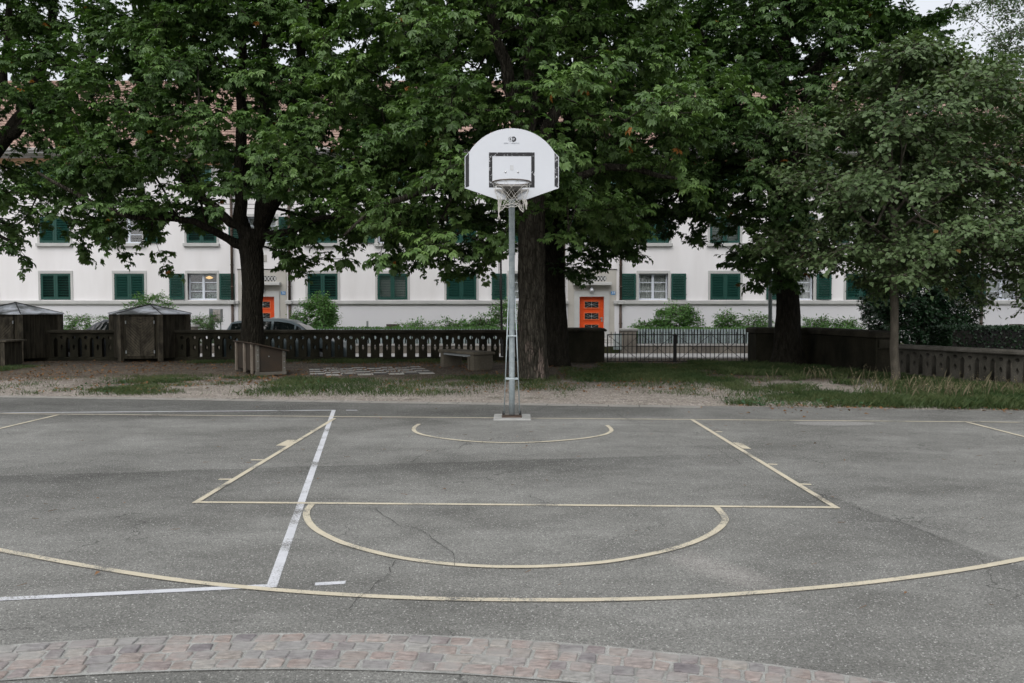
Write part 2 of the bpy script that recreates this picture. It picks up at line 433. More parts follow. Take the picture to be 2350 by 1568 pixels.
# ---- cracks in the asphalt
MAT_CRACK = M('crack_tar', (.035, .034, .032), (.06, .058, .055), 20, .95, .1, world=True)
def crack(pts, w0=.008, seed=0):
    r = random.Random(seed); P = [gr(*p) for p in pts]; Q = []
    for i in range(len(P) - 1):
        n = max(2, int((P[i + 1] - P[i]).length / .06))
        for j in range(n):
            p = P[i].lerp(P[i + 1], j / n); Q.append(p + Vector((r.uniform(-.016, .016), r.uniform(-.022, .022), 0)))
    Q.append(P[-1]); b = MB(); n = len(Q)
    for i, p in enumerate(Q):
        d = (Q[min(i + 1, n - 1)] - Q[max(i - 1, 0)]); d.z = 0; d.normalize(); s = Vector((-d.y, d.x, 0)) * w0 * r.uniform(.15, 1) / 2
        b.v += [(p.x - s.x, p.y - s.y, .0075), (p.x + s.x, p.y + s.y, .0075)]
    for i in range(n - 1): b.f.append((2 * i, 2 * i + 2, 2 * i + 3, 2 * i + 1)); b.mi.append(0)
    tag(b.build('asphalt_crack', MAT_CRACK), kind='structure')
crack([(1073, 1017), (1051, 1030), (1025, 1031.6), (990, 1039.6), (958, 1051), (942, 1062)], .008, 1)
crack([(846, 1167.6), (859, 1169), (878, 1183.6), (900, 1199.6), (923, 1207.6), (948, 1214), (978, 1221), (992, 1243), (1010, 1254), (1032, 1266.6), (1043, 1283), (1043, 1301)], .0055, 2)
crack([(911, 1288), (899, 1301), (899, 1311.6), (884, 1324), (870, 1335), (852, 1351), (834, 1367), (816, 1376), (802, 1400)], .0055, 3)
crack([(1403, 940), (1419, 953), (1448, 967.6), (1486, 983.6), (1537, 1001), (1582, 1017), (1655, 1036), (1706, 1072), (1738, 1083), (1778, 1097), (1814, 1112), (1868, 1133), (1936, 1151), (1979, 1173), (2026, 1191), (2080, 1205), (2150, 1235), (2250, 1275)], .006, 4)
crack([(1200, 1130), (1222, 1143), (1240, 1150), (1275, 1160)], .006, 5)
crack([(-20, 1449), (80, 1444.5)], .006, 6); crack([(158, 1442), (272, 1437)], .007, 7); crack([(380, 1431), (500, 1428), (610, 1427)], .004, 8)
crack([(0, 1180), (200, 1170), (300, 1160), (445, 1150), (700, 1148), (900, 1142)], .004, 9)
crack([(0, 1100), (160, 1098), (340, 1083), (540, 1075), (760, 1072)], .004, 10)

# ---- arc of setts at the camera's feet
MAT_MORTAR = M('sett_mortar', (.34, .34, .32), (.23, .23, .215), 8, .95, .15, bump=.4, bscale=90, world=True, fine=.25)
m, nt, out = nodes_of('sett_stone'); g = G(nt); p = g.pos()
r = g.n('ShaderNodeNewGeometry').outputs['Random Per Island']
rp = g.n('ShaderNodeValToRGB'); g.l(r, rp.inputs[0]); e = rp.color_ramp.elements
e[0].position = 0; e[0].color = (.25, .22, .20, 1); e[1].position = 1; e[1].color = (.27, .265, .25, 1)
for ps, cc in ((.18, (.33, .27, .24)), (.32, (.26, .23, .23)), (.45, (.37, .32, .29)), (.58, (.345, .285, .26)), (.7, (.31, .30, .29)), (.82, (.21, .19, .195)), (.91, (.37, .335, .295))):
    q = e.new(ps); q.color = (*[v * .80 for v in cc], 1)
c = g.mix(1.0, rp.outputs[0], g.mapr(g.noise(g.vscale(p, (1, 3, 1)), 22, 6, .75), .3, .7, .5, 1.4), 'MULTIPLY')
c = g.mix(g.mapr(g.noise(p, 9, 5), .42, .66, 0, .65), c, (.285, .28, .265))
g.bsdf(out, c, .85, .3, 0, g.bump(g.noise(p, 60, 5), .5, .006)); MAT_SETT = m
SC = Vector((-.95, -2.61, 0)); RO = 6.35
b = MB(); N = 120
a0, a1 = R(56), R(118)
for i in range(N):
    u0 = a0 + (a1 - a0) * i / N; u1 = a0 + (a1 - a0) * (i + 1) / N
    b.add([(SC.x + rr * math.cos(u), SC.y + rr * math.sin(u), .005) for rr, u in ((RO - .372, u0), (RO + .015, u0), (RO + .015, u1), (RO - .372, u1))], [(0, 3, 2, 1)])
tag(b.build('sett_mortar_bed', MAT_MORTAR), kind='structure')
b = MB(); rr = random.Random(11)
rows = [.090, .094, .090, .088]; r1 = RO
for k, dr in enumerate(rows):
    u = a0 + rr.uniform(0, .02)
    while u < a1:
        wd = rr.uniform(.078, .135); du = wd / r1
        j = [rr.uniform(-.007, .007) for _ in range(8)]
        gp = .006
        ro, ri = r1 - gp, r1 - dr + gp; ua, ub = u + gp / r1, u + du - gp / r1
        zt = .0085 + rr.uniform(0, .005)
        cs = [(ri + j[0], ua + j[1] / r1), (ro + j[2], ua + j[3] / r1), (ro + j[4], ub + j[5] / r1), (ri + j[6], ub + j[7] / r1)]
        # cut corners
        poly = []
        for q in range(4):
            c0 = cs[q]; cp = cs[q - 1]; cn = cs[(q + 1) % 4]; t = rr.uniform(.04, .13)
            poly.append((c0[0] + (cp[0] - c0[0]) * t, c0[1] + (cp[1] - c0[1]) * t)); poly.append((c0[0] + (cn[0] - c0[0]) * t, c0[1] + (cn[1] - c0[1]) * t))
        mc = (sum(q[0] for q in poly) / 8, sum(q[1] for q in poly) / 8)
        def pt(q, z, s=1.0):
            a, bb = mc[0] + (q[0] - mc[0]) * s, mc[1] + (q[1] - mc[1]) * s
            return (SC.x + a * math.cos(bb), SC.y + a * math.sin(bb), z)
        vs = [pt(q, 0) for q in poly] + [pt(q, zt - .004) for q in poly] + [pt(q, zt + rr.uniform(-.002, .002), .9) for q in poly]
        fs = [tuple(range(16, 24))[::-1]]
        for lv in (0, 8): fs += [(lv + i, lv + 8 + i, lv + 8 + (i + 1) % 8, lv + (i + 1) % 8) for i in range(8)]
        b.add(vs, fs); u += du
    r1 -= dr
tag(b.build('cobble_strip', MAT_SETT), kind='structure')
# ================================================================ BUILDING
YB = 38.0
def bx(px): return at(px, 700, YB).x
def bz(py): return at(1175, py, YB).z
MAT_WALL = M('stucco', (.80, .785, .79), (.70, .68, .675), 1.1, .9, .2, bump=.25, bscale=25, bdist=.01, world=True, stretch=(1, 1, .22), lo=.3, hi=.72)
MAT_PLINTH = M('plinth_stucco', (.67, .665, .685), (.63, .625, .645), .5, .9, .2, bump=.2, bscale=25, world=True)
MAT_STONE = M('cut_stone', (.50, .50, .485), (.43, .43, .42), 1.3, .85, .25, bump=.2, bscale=40, world=True)
MAT_PORTAL = M('portal_stone', (.46, .44, .40), (.42, .40, .365), 2, .85, .25, bump=.2, bscale=40, world=True)
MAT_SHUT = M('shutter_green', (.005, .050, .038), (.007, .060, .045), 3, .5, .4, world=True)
MAT_SHUT3 = M('shutter_skylit_green', (.10, .215, .19), (.085, .19, .17), 3, .55, .4, world=True)  # top-floor shutters: sky reflection on the slats mixed into the green
MAT_FRAME = M('window_paint', (.60, .64, .70), (.56, .60, .66), 3, .5, .4)
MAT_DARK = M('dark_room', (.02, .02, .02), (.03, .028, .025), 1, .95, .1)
MAT_CURT = M('curtain', (.42, .45, .43), (.34, .37, .36), 6, .95, .1)
MAT_LACE = M('lace', (.30, .36, .34), (.08, .11, .10), 14, .95, .1)
MAT_PIPE = M('copper_pipe', (.045, .032, .024), (.09, .06, .045), 2, .6, .4)
MAT_DOOR = M('door_orange', (.64, .070, .006), (.58, .060, .005), 2, .45, .4)
MAT_DOORT = M('door_trim', (.70, .14, .045), (.64, .12, .04), 2, .45, .4)
MAT_IRON = M('iron', (.018, .018, .018), (.03, .028, .026), 12, .7, .3)
MAT_GREYM = M('grey_metal', (.30, .32, .32), (.25, .27, .27), 6, .5, .4)
m, nt, out = nodes_of('window_glass'); g = G(nt)
tr = g.n('ShaderNodeBsdfTransparent'); gl = g.n('ShaderNodeBsdfGlossy'); gl.inputs['Roughness'].default_value = .03
mx = g.n('ShaderNodeMixShader'); mx.inputs[0].default_value = .10
g.l(tr.outputs[0], mx.inputs[1]); g.l(gl.outputs[0], mx.inputs[2]); g.l(mx.outputs[0], out.inputs[0]); MAT_GLASS = m
m, nt, out = nodes_of('roof_tiles'); g = G(nt); p = g.obj()
c = g.mix(g.mapr(g.noise(p, .8, 5), .35, .65), (.34, .235, .195), (.28, .195, .16))
wv = g.n('ShaderNodeTexWave', wave_type='BANDS', bands_direction='Z', wave_profile='SAW'); wv.inputs['Scale'].default_value = 1.05; wv.inputs['Distortion'].default_value = .15
g.l(p, wv.inputs['Vector'])
br = g.voro(g.vscale(p, (5, 2.5, 5)), 1.0, out='Color'); hs = g.n('ShaderNodeSeparateColor'); g.l(br, hs.inputs[0])
c = g.mix(1.0, c, g.mapr(hs.outputs[0], 0, 1, .75, 1.25), 'MULTIPLY')
g.bsdf(out, c, .9, .2, 0, g.bump(wv.outputs['Fac'], .8, .05)); MAT_ROOF = m

XL, XR = -34.0, 34.0
bld = thing('apartment_building', (0, YB, 0), 'long pale stucco apartment building with green shutters and orange doors behind the trees', 'building')
SILLZ, SILLB = bz(690), bz(698)
WT, HWIN = bz(628), bz(628) - bz(690)
D1, D2 = (1358 - 755.7), 1358.0
# ground floor: (centre px, state)   c closed, d closed with dark open slats, o open
GF = [(-40, 'c'), (129, 'd'), (298, 'c'), (465, 'o'), (741, 'd'), (901, 'h'), (1059, 'c'), (1203, 'o'), (1499, 'o'), (1664, 'c'), (1832, 'o'), (1975, 'c'), (2300, 'o'), (2460, 'c')]
F2 = [(-40, 'c'), (129, 'c'), (296, 'o'), (465, 'd'), (602, 'o'), (741, 'c'), (901, 'o'), (1059, 'c'), (1215, 'c'), (1358, 'o'), (1500, 'd'), (1662, 'h'), (1832, 'c'), (1985, 'o'), (2150, 'c'), (2300, 'c'), (2460, 'o')]
F3 = [(-40, 'c'), (110, 'c'), (290, 'c'), (455, 'c'), (602, 'o'), (741, 'o'), (901, 'c'), (1059, 'c'), (1215, 'c'), (1358, 'o'), (1500, 'c'), (1662, 'c'), (1832, 'o'), (1985, 'c'), (2150, 'c'), (2300, 'c'), (2460, 'c')]
ROWS = [(GF, bz(690), 0), (F2, bz(560), 1), (F3, bz(431), 2)]
WW = bx(776) - bx(707)           # opening width (closed pair of shutters)
OW = bx(1532) - bx(1465)
holes = []
for row, z0, k in ROWS:
    for px, st in row:
        x = bx(px); hw = (OW if st == 'o' else WW) / 2
        holes.append([(x - hw, z0 + .03), (x + hw, z0 + .03), (x + hw, z0 + HWIN), (x - hw, z0 + HWIN)])
for d in (D1, D2):
    x0, x1 = bx(d - 28), bx(d + 28); holes.append([(x0, .25), (x1, .25), (x1, bz(681)), (x0, bz(681))])
    x0, x1 = bx(d - 32), bx(d + 33); holes.append([(x0, bz(646)), (x1, bz(646)), (x1, bz(633.6)), (x0, bz(633.6))])
EZ = bz(352)
me = holed('wall', [(XL, -.3), (XR, -.3), (XR, EZ), (XL, EZ)], holes, .30, lambda u, v, w_: (u, YB + .15 + w_, v))
link('wall', me, MAT_WALL, bld)
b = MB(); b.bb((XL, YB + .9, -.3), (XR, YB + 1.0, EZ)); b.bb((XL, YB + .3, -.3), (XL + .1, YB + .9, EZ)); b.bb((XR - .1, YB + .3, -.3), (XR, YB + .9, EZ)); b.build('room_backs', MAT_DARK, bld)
# plinth with sill band, broken by the two entrances
segs = [(XL, bx(D1 - 55)), (bx(D1 + 57), bx(D2 - 56)), (bx(D2 + 52), XR)]
for x0, x1 in segs:
    b = MB(); b.bb((x0, YB - .06, -.3), (x1, YB - .003, SILLB - .02)); b.build('plinth', MAT_PLINTH, bld)
    b = MB(); b.bb((x0 - .05, YB - .16, SILLB), (x1 + .05, YB - .003, SILLZ)); b.bb((x0 - .03, YB - .11, SILLB - .06), (x1 + .03, YB - .003, SILLB)); b.build('sill_band', MAT_STONE, bld, bevel=.012)
# shutter leaves
LW, LH = WW / 2 - .012, HWIN - .05
def leaf_mesh(name, openslat, blocker):
    b = MB(); t = .045; f = .09
    b.bb((0, -t, 0), (f, 0, LH)); b.bb((LW - f, -t, 0), (LW, 0, LH)); b.bb((f, -t, 0), (LW - f, 0, f + .02)); b.bb((f, -t, LH - f), (LW - f, 0, LH))
    n = 13; z0, z1 = f + .02, LH - f; st = (z1 - z0) / n
    ang = R(-24) if openslat else R(-38)
    dep = .042 if openslat else .088
    for i in range(n):
        c = (LW / 2, -t / 2 - .002, z0 + st * (i + .5))
        b.box(c, (LW - 2 * f, dep, .009), rot=Matrix.Rotation(-ang, 3, 'X'))
    for z in (.2, LH - .25): b.bb((-.02, -t - .008, z), (.05, -t - .001, z + .05))
    return b.mesh(name)
LEAF = {False: leaf_mesh('shutter', False, True), True: leaf_mesh('shutter_open_slats', True, False)}
for q in LEAF.values(): q.materials.append(MAT_SHUT)
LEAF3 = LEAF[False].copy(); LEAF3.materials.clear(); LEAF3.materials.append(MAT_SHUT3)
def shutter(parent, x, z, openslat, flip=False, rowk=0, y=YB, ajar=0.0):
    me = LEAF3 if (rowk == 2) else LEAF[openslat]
    o = bpy.data.objects.new('shutter', me); COL.objects.link(o); o.parent = parent
    off = OFF[parent.name]; o.location = (x - off.x, y - off.y, z - off.z)
    if flip: o.scale = (-1, 1, 1)
    if ajar: o.rotation_euler = (0, 0, ajar)
    return o
lampwin = None
for row, z0, k in ROWS:
    for px, st in row:
        x = bx(px); op = st == 'o'; hw = (OW if op else WW) / 2; fw = .10
        b = MB()
        b.bb((x - hw - fw, YB - .03, z0 + .03), (x - hw, YB + .14, z0 + HWIN)); b.bb((x + hw, YB - .03, z0 + .03), (x + hw + fw, YB + .14, z0 + HWIN))
        b.bb((x - hw - fw, YB - .033, z0 + HWIN), (x + hw + fw, YB + .14, z0 + HWIN + .13))
        win = b.build('window', MAT_STONE, bld)
        if k > 0:
            s = MB(); s.bb((x - hw - fw - .04, YB - .14, z0 - .12), (x + hw + fw + .04, YB + .12, z0 + .03)); s.build('sill', MAT_STONE, win, bevel=.01)
        if not op:
            os_ = st in ('d', 'h')
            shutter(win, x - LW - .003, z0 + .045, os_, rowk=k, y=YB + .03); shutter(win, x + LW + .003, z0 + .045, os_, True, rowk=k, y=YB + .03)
            b = MB()
            if st == 'h': b.bb((x - hw, YB + .2, z0 + .03), (x + hw, YB + .23, z0 + HWIN)); b.build('blind', MAT_STONE, win)
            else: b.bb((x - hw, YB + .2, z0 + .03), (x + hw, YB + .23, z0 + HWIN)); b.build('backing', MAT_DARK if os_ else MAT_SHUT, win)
        else:
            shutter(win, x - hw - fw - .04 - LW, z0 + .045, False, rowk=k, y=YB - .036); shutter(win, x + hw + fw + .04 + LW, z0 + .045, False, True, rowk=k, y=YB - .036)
            f = MB(); y0, y1 = YB + .15, YB + .20; t = .07
            f.bb((x - hw, y0, z0 + .03), (x - hw + t, y1, z0 + HWIN)); f.bb((x + hw - t, y0, z0 + .03), (x + hw, y1, z0 + HWIN)); f.bb((x - .055, y0 - .005, z0 + .03), (x + .055, y1, z0 + HWIN))
            f.bb((x - hw + t, y0, z0 + .03), (x + hw - t, y1, z0 + .03 + t)); f.bb((x - hw + t, y0, z0 + HWIN - t), (x + hw - t, y1, z0 + HWIN))
            for q in (1, 2):
                zz = z0 + .03 + (HWIN - .03) * q / 3
                f.bb((x - hw + t, y0 + .01, zz - .017), (x - .055, y1 - .01, zz + .017)); f.bb((x + .055, y0 + .01, zz - .017), (x + hw - t, y1 - .01, zz + .017))
            f.build('frame', MAT_FRAME, win)
            f = MB(); f.bb((x - hw + .02, YB + .172, z0 + .05), (x + hw - .02, YB + .178, z0 + HWIN - .02)); f.build('pane', MAT_GLASS, win)
            if px in (1499, 1203, 2300, 1832) and k == 0 or (k > 0 and px in (602, 1358, 1985)):
                cb = MB(); n = 60; w0, w1 = x - hw, x + hw
                for i in range(n + 1):
                    xx = w0 + (w1 - w0) * i / n; yy = YB + .30 + .03 * math.sin(i * 1.25) + .012 * math.sin(i * .37)
                    cb.v += [(xx, yy, z0 + .04), (xx, yy, z0 + HWIN)]
                for i in range(n): cb.f.append((2 * i, 2 * i + 2, 2 * i + 3, 2 * i + 1)); cb.mi.append(0)
                cb.build('curtain', MAT_CURT, win, smooth=True)
            if px == 465 and k == 0:
                for sgn in (-1, 1):
                    for zz, hh in ((.10, .27), (.52, .27)):
                        cb = MB(); n = 24; w0 = x + sgn * .07; w1 = x + sgn * (hw - .05)
                        for i in range(n + 1):
                            xx = w0 + (w1 - w0) * i / n; yy = YB + .32 + .02 * math.sin(i * 1.4)
                            cb.v += [(xx, yy, z0 + zz), (xx, yy, z0 + zz + hh)]
                        for i in range(n): cb.f.append((2 * i, 2 * i + 2, 2 * i + 3, 2 * i + 1)); cb.mi.append(0)
                        cb.build('lace_curtain', MAT_LACE, win, smooth=True)
# lit pendant lamp behind the ground floor window
m, nt, out = nodes_of('lamp_glow'); g = G(nt); e = g.n('ShaderNodeEmission'); e.inputs[0].default_value = (1, .62, .22, 1); e.inputs[1].default_value = .9; g.l(e.outputs[0], out.inputs[0]); MAT_GLOW = m
pl = at(480.5, 638.5, YB + .6)
lp = thing('pendant_lamp', pl, 'small lit pendant lamp with yellow shade hanging behind the window beside the left trunk', 'lamp')
b = MB(); 
for i, (r0, z0) in enumerate(((.03, .10), (.17, .03), (.15, .0), (.05, -.05))): pass
def lathe(b, c, prof, n=12):
    k = len(b.v)
    for r_, z_ in prof:
        for j in range(n): b.v.append((c[0] + r_ * math.cos(2 * math.pi * j / n), c[1] + r_ * math.sin(2 * math.pi * j / n), c[2] + z_))
    for i in range(len(prof) - 1):
        for j in range(n): b.f.append((k + i * n + j, k + i * n + (j + 1) % n, k + (i + 1) * n + (j + 1) % n, k + (i + 1) * n + j)); b.mi.append(0)
    return b
lathe(MB(), pl, [(.03, .10), (.17, .03), (.14, -.01), (.05, -.04), (0.001, -.05)]).build('lamp_shade', MAT_GLOW, lp)
MB().tube([pl + Vector((0, 0, .1)), pl + Vector((0, 0, .5))], .008, 6).build('cord', MAT_IRON, lp)

# entrances
def entrance(d, num):
    o = lambda q: bx(d + q)
    b = MB()
    xL, xR = o(-55), o(56)
    hx0, hx1 = o(-28.2), o(28.2); ztop = bz(619); dz = bz(681)
    gx0, gx1, gz0, gz1 = o(-32), o(33), bz(646), bz(633.6)
    me = holed('portal', [(xL, .2), (xR, .2), (xR, ztop), (xL, ztop)], [[(hx0, .25), (hx1, .25), (hx1, dz), (hx0, dz)], [(gx0, gz0), (gx1, gz0), (gx1, gz1), (gx0, gz1)]], .034, lambda u, v, w_: (u, YB - .018 + w_, v))
    port = link('portal', me, MAT_PORTAL, bld)
    b = MB(); b.bb((xL - .03, YB - .06, ztop), (xR + .03, YB + .0, ztop + .03)); b.build('drip_edge', MAT_IRON, port)
    b = MB()   # door surround
    b.bb((o(-40.5), YB - .075, .2), (hx0, YB - .037, bz(668.6))); b.bb((hx1, YB - .075, .2), (o(40), YB - .037, bz(668.6))); b.bb((hx0, YB - .075, dz), (hx1, YB - .037, bz(668.6)))
    b.build('surround', MAT_STONE, port)
    b = MB(); b.bb((o(-43.5), YB - .33, bz(655.4)), (o(44), YB - .037, bz(648))); b.build('canopy', MAT_STONE, port, bevel=.015)
    # pierced grille: diamonds
    b = MB(); n = 9; step = (gx1 - gx0) / n; zm = (gz0 + gz1) / 2
    for i in range(n + 1):
        xx = gx0 + step * i
        if i < n:
            for za, zb in ((gz0, gz1), (gz1, gz0)): b.bar((xx, YB - .01, za), (xx + step, YB - .01, zb), .045, .03)
        for z in (gz0 + .0, gz1 - .0): b.box((min(max(xx, gx0 + .03), gx1 - .03), YB - .012, z), (.06, .04, .05))
        if i < n: b.sphere((xx + step / 2, YB - .012, zm), .05, 8, 6, (1, .5, 1))
    b.build('grille', MAT_STONE, port)
    # door
    b = MB(); b.bb((hx0, YB + .10, .25), (hx1, YB + .16, dz)); door = b.build('door', MAT_DOOR, bld)
    w = hx1 - hx0; u = lambda q: bx(d + q)
    for k in range(4):
        z1 = bz(692.3 + 26.5 * k); z0 = bz(706.5 + 26.5 * k)
        f = MB(); xa, xb = u(-15.8), u(16)
        t = .04
        f.bb((xa - t, YB + .07, z0 - t), (xb + t, YB + .099, z0)); f.bb((xa - t, YB + .07, z1), (xb + t, YB + .099, z1 + t)); f.bb((xa - t, YB + .07, z0), (xa, YB + .099, z1)); f.bb((xb, YB + .07, z0), (xb + t, YB + .099, z1))
        f.build('panel_frame', MAT_DOORT, door)
        f = MB(); f.bb((xa, YB + .085, z0), (xb, YB + .0985, z1)); f.build('pane', MAT_DARK, door)
        f = MB(); cx, cz = (xa + xb) / 2, (z0 + z1) / 2
        for ex, ez in ((xa, z0), (xb, z1), (xa, z1), (xb, z0), (cx, z0), (cx, z1), (xa, cz), (xb, cz)): f.bar((cx, YB + .079, cz), (ex, YB + .079, ez), .014, .008)
        f.sphere((cx, YB + .076, cz), .035, 8, 5, (1, .4, 1)); f.build('grille_star', MAT_GREYM, door)
    f = MB(); hx = u(24); hz = bz(731); f.bb((hx - .035, YB + .085, hz - .16), (hx + .03, YB + .099, hz + .06)); f.bb((hx - .10, YB + .03, hz), (hx + .02, YB + .06, hz + .035)); f.bb((hx - .005, YB + .05, hz + .005), (hx + .02, YB + .09, hz + .03)); f.build('handle', MAT_GREYM, door)
    # plaque, lamp globe, number plate
    b = MB(); xa, xb, za, zb = u(-11), u(11), bz(601), bz(585); b.bb((xa, YB - .03, za), (xb, YB - .002, zb)); pq = b.build('plaque', MAT_PORTAL, bld, bevel=.008)
    b = MB()
    for (cx, cz, r_) in ((.25, .3, .13), (.72, .28, .13), (.3, .72, .12), (.7, .72, .13), (.5, .5, .1)):
        b.tube([(xa + (xb - xa) * cx + r_ * .4 * math.cos(a), YB - .032, za + (zb - za) * cz + r_ * .4 * math.sin(a)) for a in [2 * math.pi * i / 12 for i in range(12)]], .012, 5, closed=True)
    b.build('plaque_relief', MAT_STONE, pq)
    b = MB(); c = at(d, 666, YB - .16); b.sphere((c.x, c.y, c.z), .095, 12, 8); lampo = b.build('entrance_lamp', M('lamp_globe', (.72, .74, .78), (.70, .72, .76), 2, .3, .5), bld, smooth=True)
    b = MB(); b.tube([(c.x, YB - .04, c.z + .12), (c.x, YB - .16, c.z + .15), (c.x, YB - .16, c.z + .08)], .02, 6); b.tube([(c.x, YB - .16, c.z + .16), (c.x, YB - .16, c.z + .08)], [.02, .05], 8); b.build('lamp_bracket', MAT_FRAME, lampo)
    xa, xb, za, zb = u(43.3), u(53.8), bz(676.6), bz(669)
    b = MB(); b.bb((xa, YB - .052, za), (xb, YB - .037, zb)); sg = b.build('number_plate', M('plate_blue', (.03, .22, .48), (.03, .20, .45), 5, .4, .4), bld)
    sg['label'] = 'small blue enamel plate with white house number ' + num
    me = text_mesh('number', num, .17, lambda a, c_, d_: ((xa + xb) / 2 + a * 1.05, YB - .054 - d_, (za + zb) / 2 + c_), .001); link('number', me, M('plate_white', (.8, .8, .8), None, 5, .4), sg)
entrance(D2, '34'); entrance(D1, '36')
# downpipes, cornice brackets
for px in (535, 666, 1293.5, 1423.6, 2250, -130):
    x = bx(px); b = MB(); b.tube([(x, YB - .10, -.2), (x, YB - .10, SILLB - .02)], .062, 10); b.tube([(x, YB - .10, SILLZ), (x, YB - .10, EZ - .2)], .062, 10)
    for z in (.9, 2.6, 3.6, 5.2, 6.6): b.tube([(x, YB - .10, z), (x, YB - .10, z + .05)], .078, 10)
    dp = b.build('downpipe', MAT_PIPE, bld, smooth=True)
    b = MB(); b.bb((x - .13, YB - .26, SILLB - .01), (x + .13, YB - .165, SILLZ + .01)); b.build('pipe_collar', MAT_STONE, dp, bevel=.02)
# cornice, eave, gutter, roof
b = MB(); b.bb((XL, YB - .05, bz(380)), (XR, YB - .003, bz(364))); b.build('frieze', M('frieze_ochre', (.52, .33, .20), (.46, .29, .18), 1, .9, .2, world=True), bld)
b = MB(); b.bb((XL, YB - .75, bz(358)), (XR, YB - .001, bz(354))); b.build('soffit', MAT_STONE, bld)
b = MB(); b.bb((XL, YB - .86, bz(354) + .001), (XR, YB - .70, bz(347))); b.build('gutter', M('gutter_zinc', (.36, .35, .33), (.30, .29, .28), 1, .6, .4), bld, bevel=.02)
RZ0 = bz(350) + .02; RZ1 = at(1175, 192, YB + 4.6).z
b = MB(); NR = 26
for i in range(NR):
    t0, t1 = i / NR, (i + 1) / NR
    y0, y1 = YB - .72 + 5.3 * t0, YB - .72 + 5.3 * t1; z0, z1 = RZ0 + (RZ1 - RZ0) * t0, RZ0 + (RZ1 - RZ0) * t1
    b.add([(XL, y0 - .03, z0 + .045), (XR, y0 - .03, z0 + .045), (XR, y1, z1 + .005), (XL, y1, z1 + .005), (XL, y0 - .03, z0), (XR, y0 - .03, z0)], [(0, 1, 2, 3), (4, 5, 1, 0)])
b.add([(XL, YB + 4.58, RZ1), (XR, YB + 4.58, RZ1), (XR, YB + 10, RZ0), (XL, YB + 10, RZ0)], [(0, 1, 2, 3)])
roof = b.build('roof', MAT_ROOF, bld)
b = MB(); b.bb((XL, YB + 9.2, -.3), (XR, YB + 9.4, RZ0)); b.bb((XL, YB + 1.1, -.3), (XL + .2, YB + 9.2, EZ)); b.bb((XR - .2, YB + 1.1, -.3), (XR, YB + 9.2, EZ)); b.build('back_wall', MAT_WALL, bld)
b = MB(); b.tube([(XL, YB + 4.58, RZ1 + .02), (XR, YB + 4.58, RZ1 + .02)], .13, 8); b.build('ridge_cap', MAT_ROOF, roof)
for px, py in ((622, 276), (230, 285), (1560, 290), (2120, 260)):
    p = at(px, py, YB + 2.0); sl_ = math.atan2(RZ1 - RZ0, 5.3); t = (p.z - RZ0) / (RZ1 - RZ0); yy = YB - .72 + 5.3 * t
    rot = Matrix.Rotation(sl_, 3, 'X'); b = MB(); b.box((p.x, yy - .04, p.z + .08), (.75, 1.0, .1), rot=rot); sk = b.build('skylight', MAT_PIPE, roof)
    b = MB(); b.box((p.x, yy - .08, p.z + .135), (.6, .85, .02), rot=rot); b.build('pane', M('skylight_glass', (.25, .28, .31), None, 1, .08, .8), sk)
# basement windows
for px in (902, 2330):
    x0, x1 = bx(px - 15), bx(px + 15); b = MB(); b.bb((x0, YB - .085, .35), (x1, YB - .063, bz(744))); bw = b.build('basement_window', M('grille_brown', (.07, .06, .05), (.10, .09, .07), 9, .9, .2), bld)
    b = MB()
    for i in range(9): xx = x0 + (x1 - x0) * (i + .5) / 9; b.bb((xx - .012, YB - .10, .36), (xx + .012, YB - .087, bz(744.5)))
    b.build('bars', MAT_PIPE, bw)

# ================================================================ STREET SIDE: garden wall, fences, boxes
MAT_CONC = M('old_concrete', (.26, .235, .20), (.15, .135, .115), 1.6, .95, .15, bump=.4, bscale=30, bdist=.015, world=True, stretch=(1, 1, .5), fine=.15)
MAT_CONCT = M('light_concrete', (.44, .43, .41), (.36, .35, .33), 2, .95, .15, bump=.3, bscale=40, world=True)
YF = 33.0
def fx(px): return at(px, 780, YF).x
def garden_wall(x0, x1, label):
    b = MB(); b.bb((x0, YF - .13, -.25), (x1, YF + .13, .10)); o = b.build('garden_wall', MAT_CONC); tag(o, label, 'wall', 'garden walls along the pavement')
    c = MB(); c.bb((x0 - .02, YF - .16, .10), (x1 + .02, YF + .16, .18)); c.build('coping', MAT_CONCT, o, bevel=.012)
garden_wall(-27.0, fx(1285), 'low stone garden wall under the long picket fence, left of the right orange door')
garden_wall(fx(1462), fx(1985), 'low stone garden wall seen through the iron gate under the grey pickets')
MAT_PICK = M('picket_grey', (.36, .42, .42), (.26, .31, .31), 5, .85, .2, world=True)
PICK = MB().prism([(-.034, 0), (.034, 0), (.034, .555), (0, .60), (-.034, .555)], -.012, .012, lambda u, v, w_: (u, w_, v)).mesh('picket')
PICK.materials.append(MAT_PICK)
def fence(x0, x1, label):
    t = thing('picket_fence', ((x0 + x1) / 2, YF, .18), label, 'fence', 'grey picket fences of the front gardens')
    n = int((x1 - x0) / .1155)
    for i in range(n):
        o = bpy.data.objects.new('picket', PICK); COL.objects.link(o); o.parent = t
        o.location = (x0 - (x0 + x1) / 2 + .1155 * (i + .5), -.03, .015 + random.uniform(-.006, .006)); o.rotation_euler = (0, random.uniform(-.012, .012), 0)
    b = MB()
    for z in (.30, .66): b.bb((x0, YF - .008, z), (x1, YF + .035, z + .05))
    b.build('rail', MAT_IRON, t)
fence(fx(668), fx(1285), 'long grey picket fence seen over and through the stone balustrade')
fence(fx(1462), fx(1985), 'grey picket fence seen behind the iron gate')
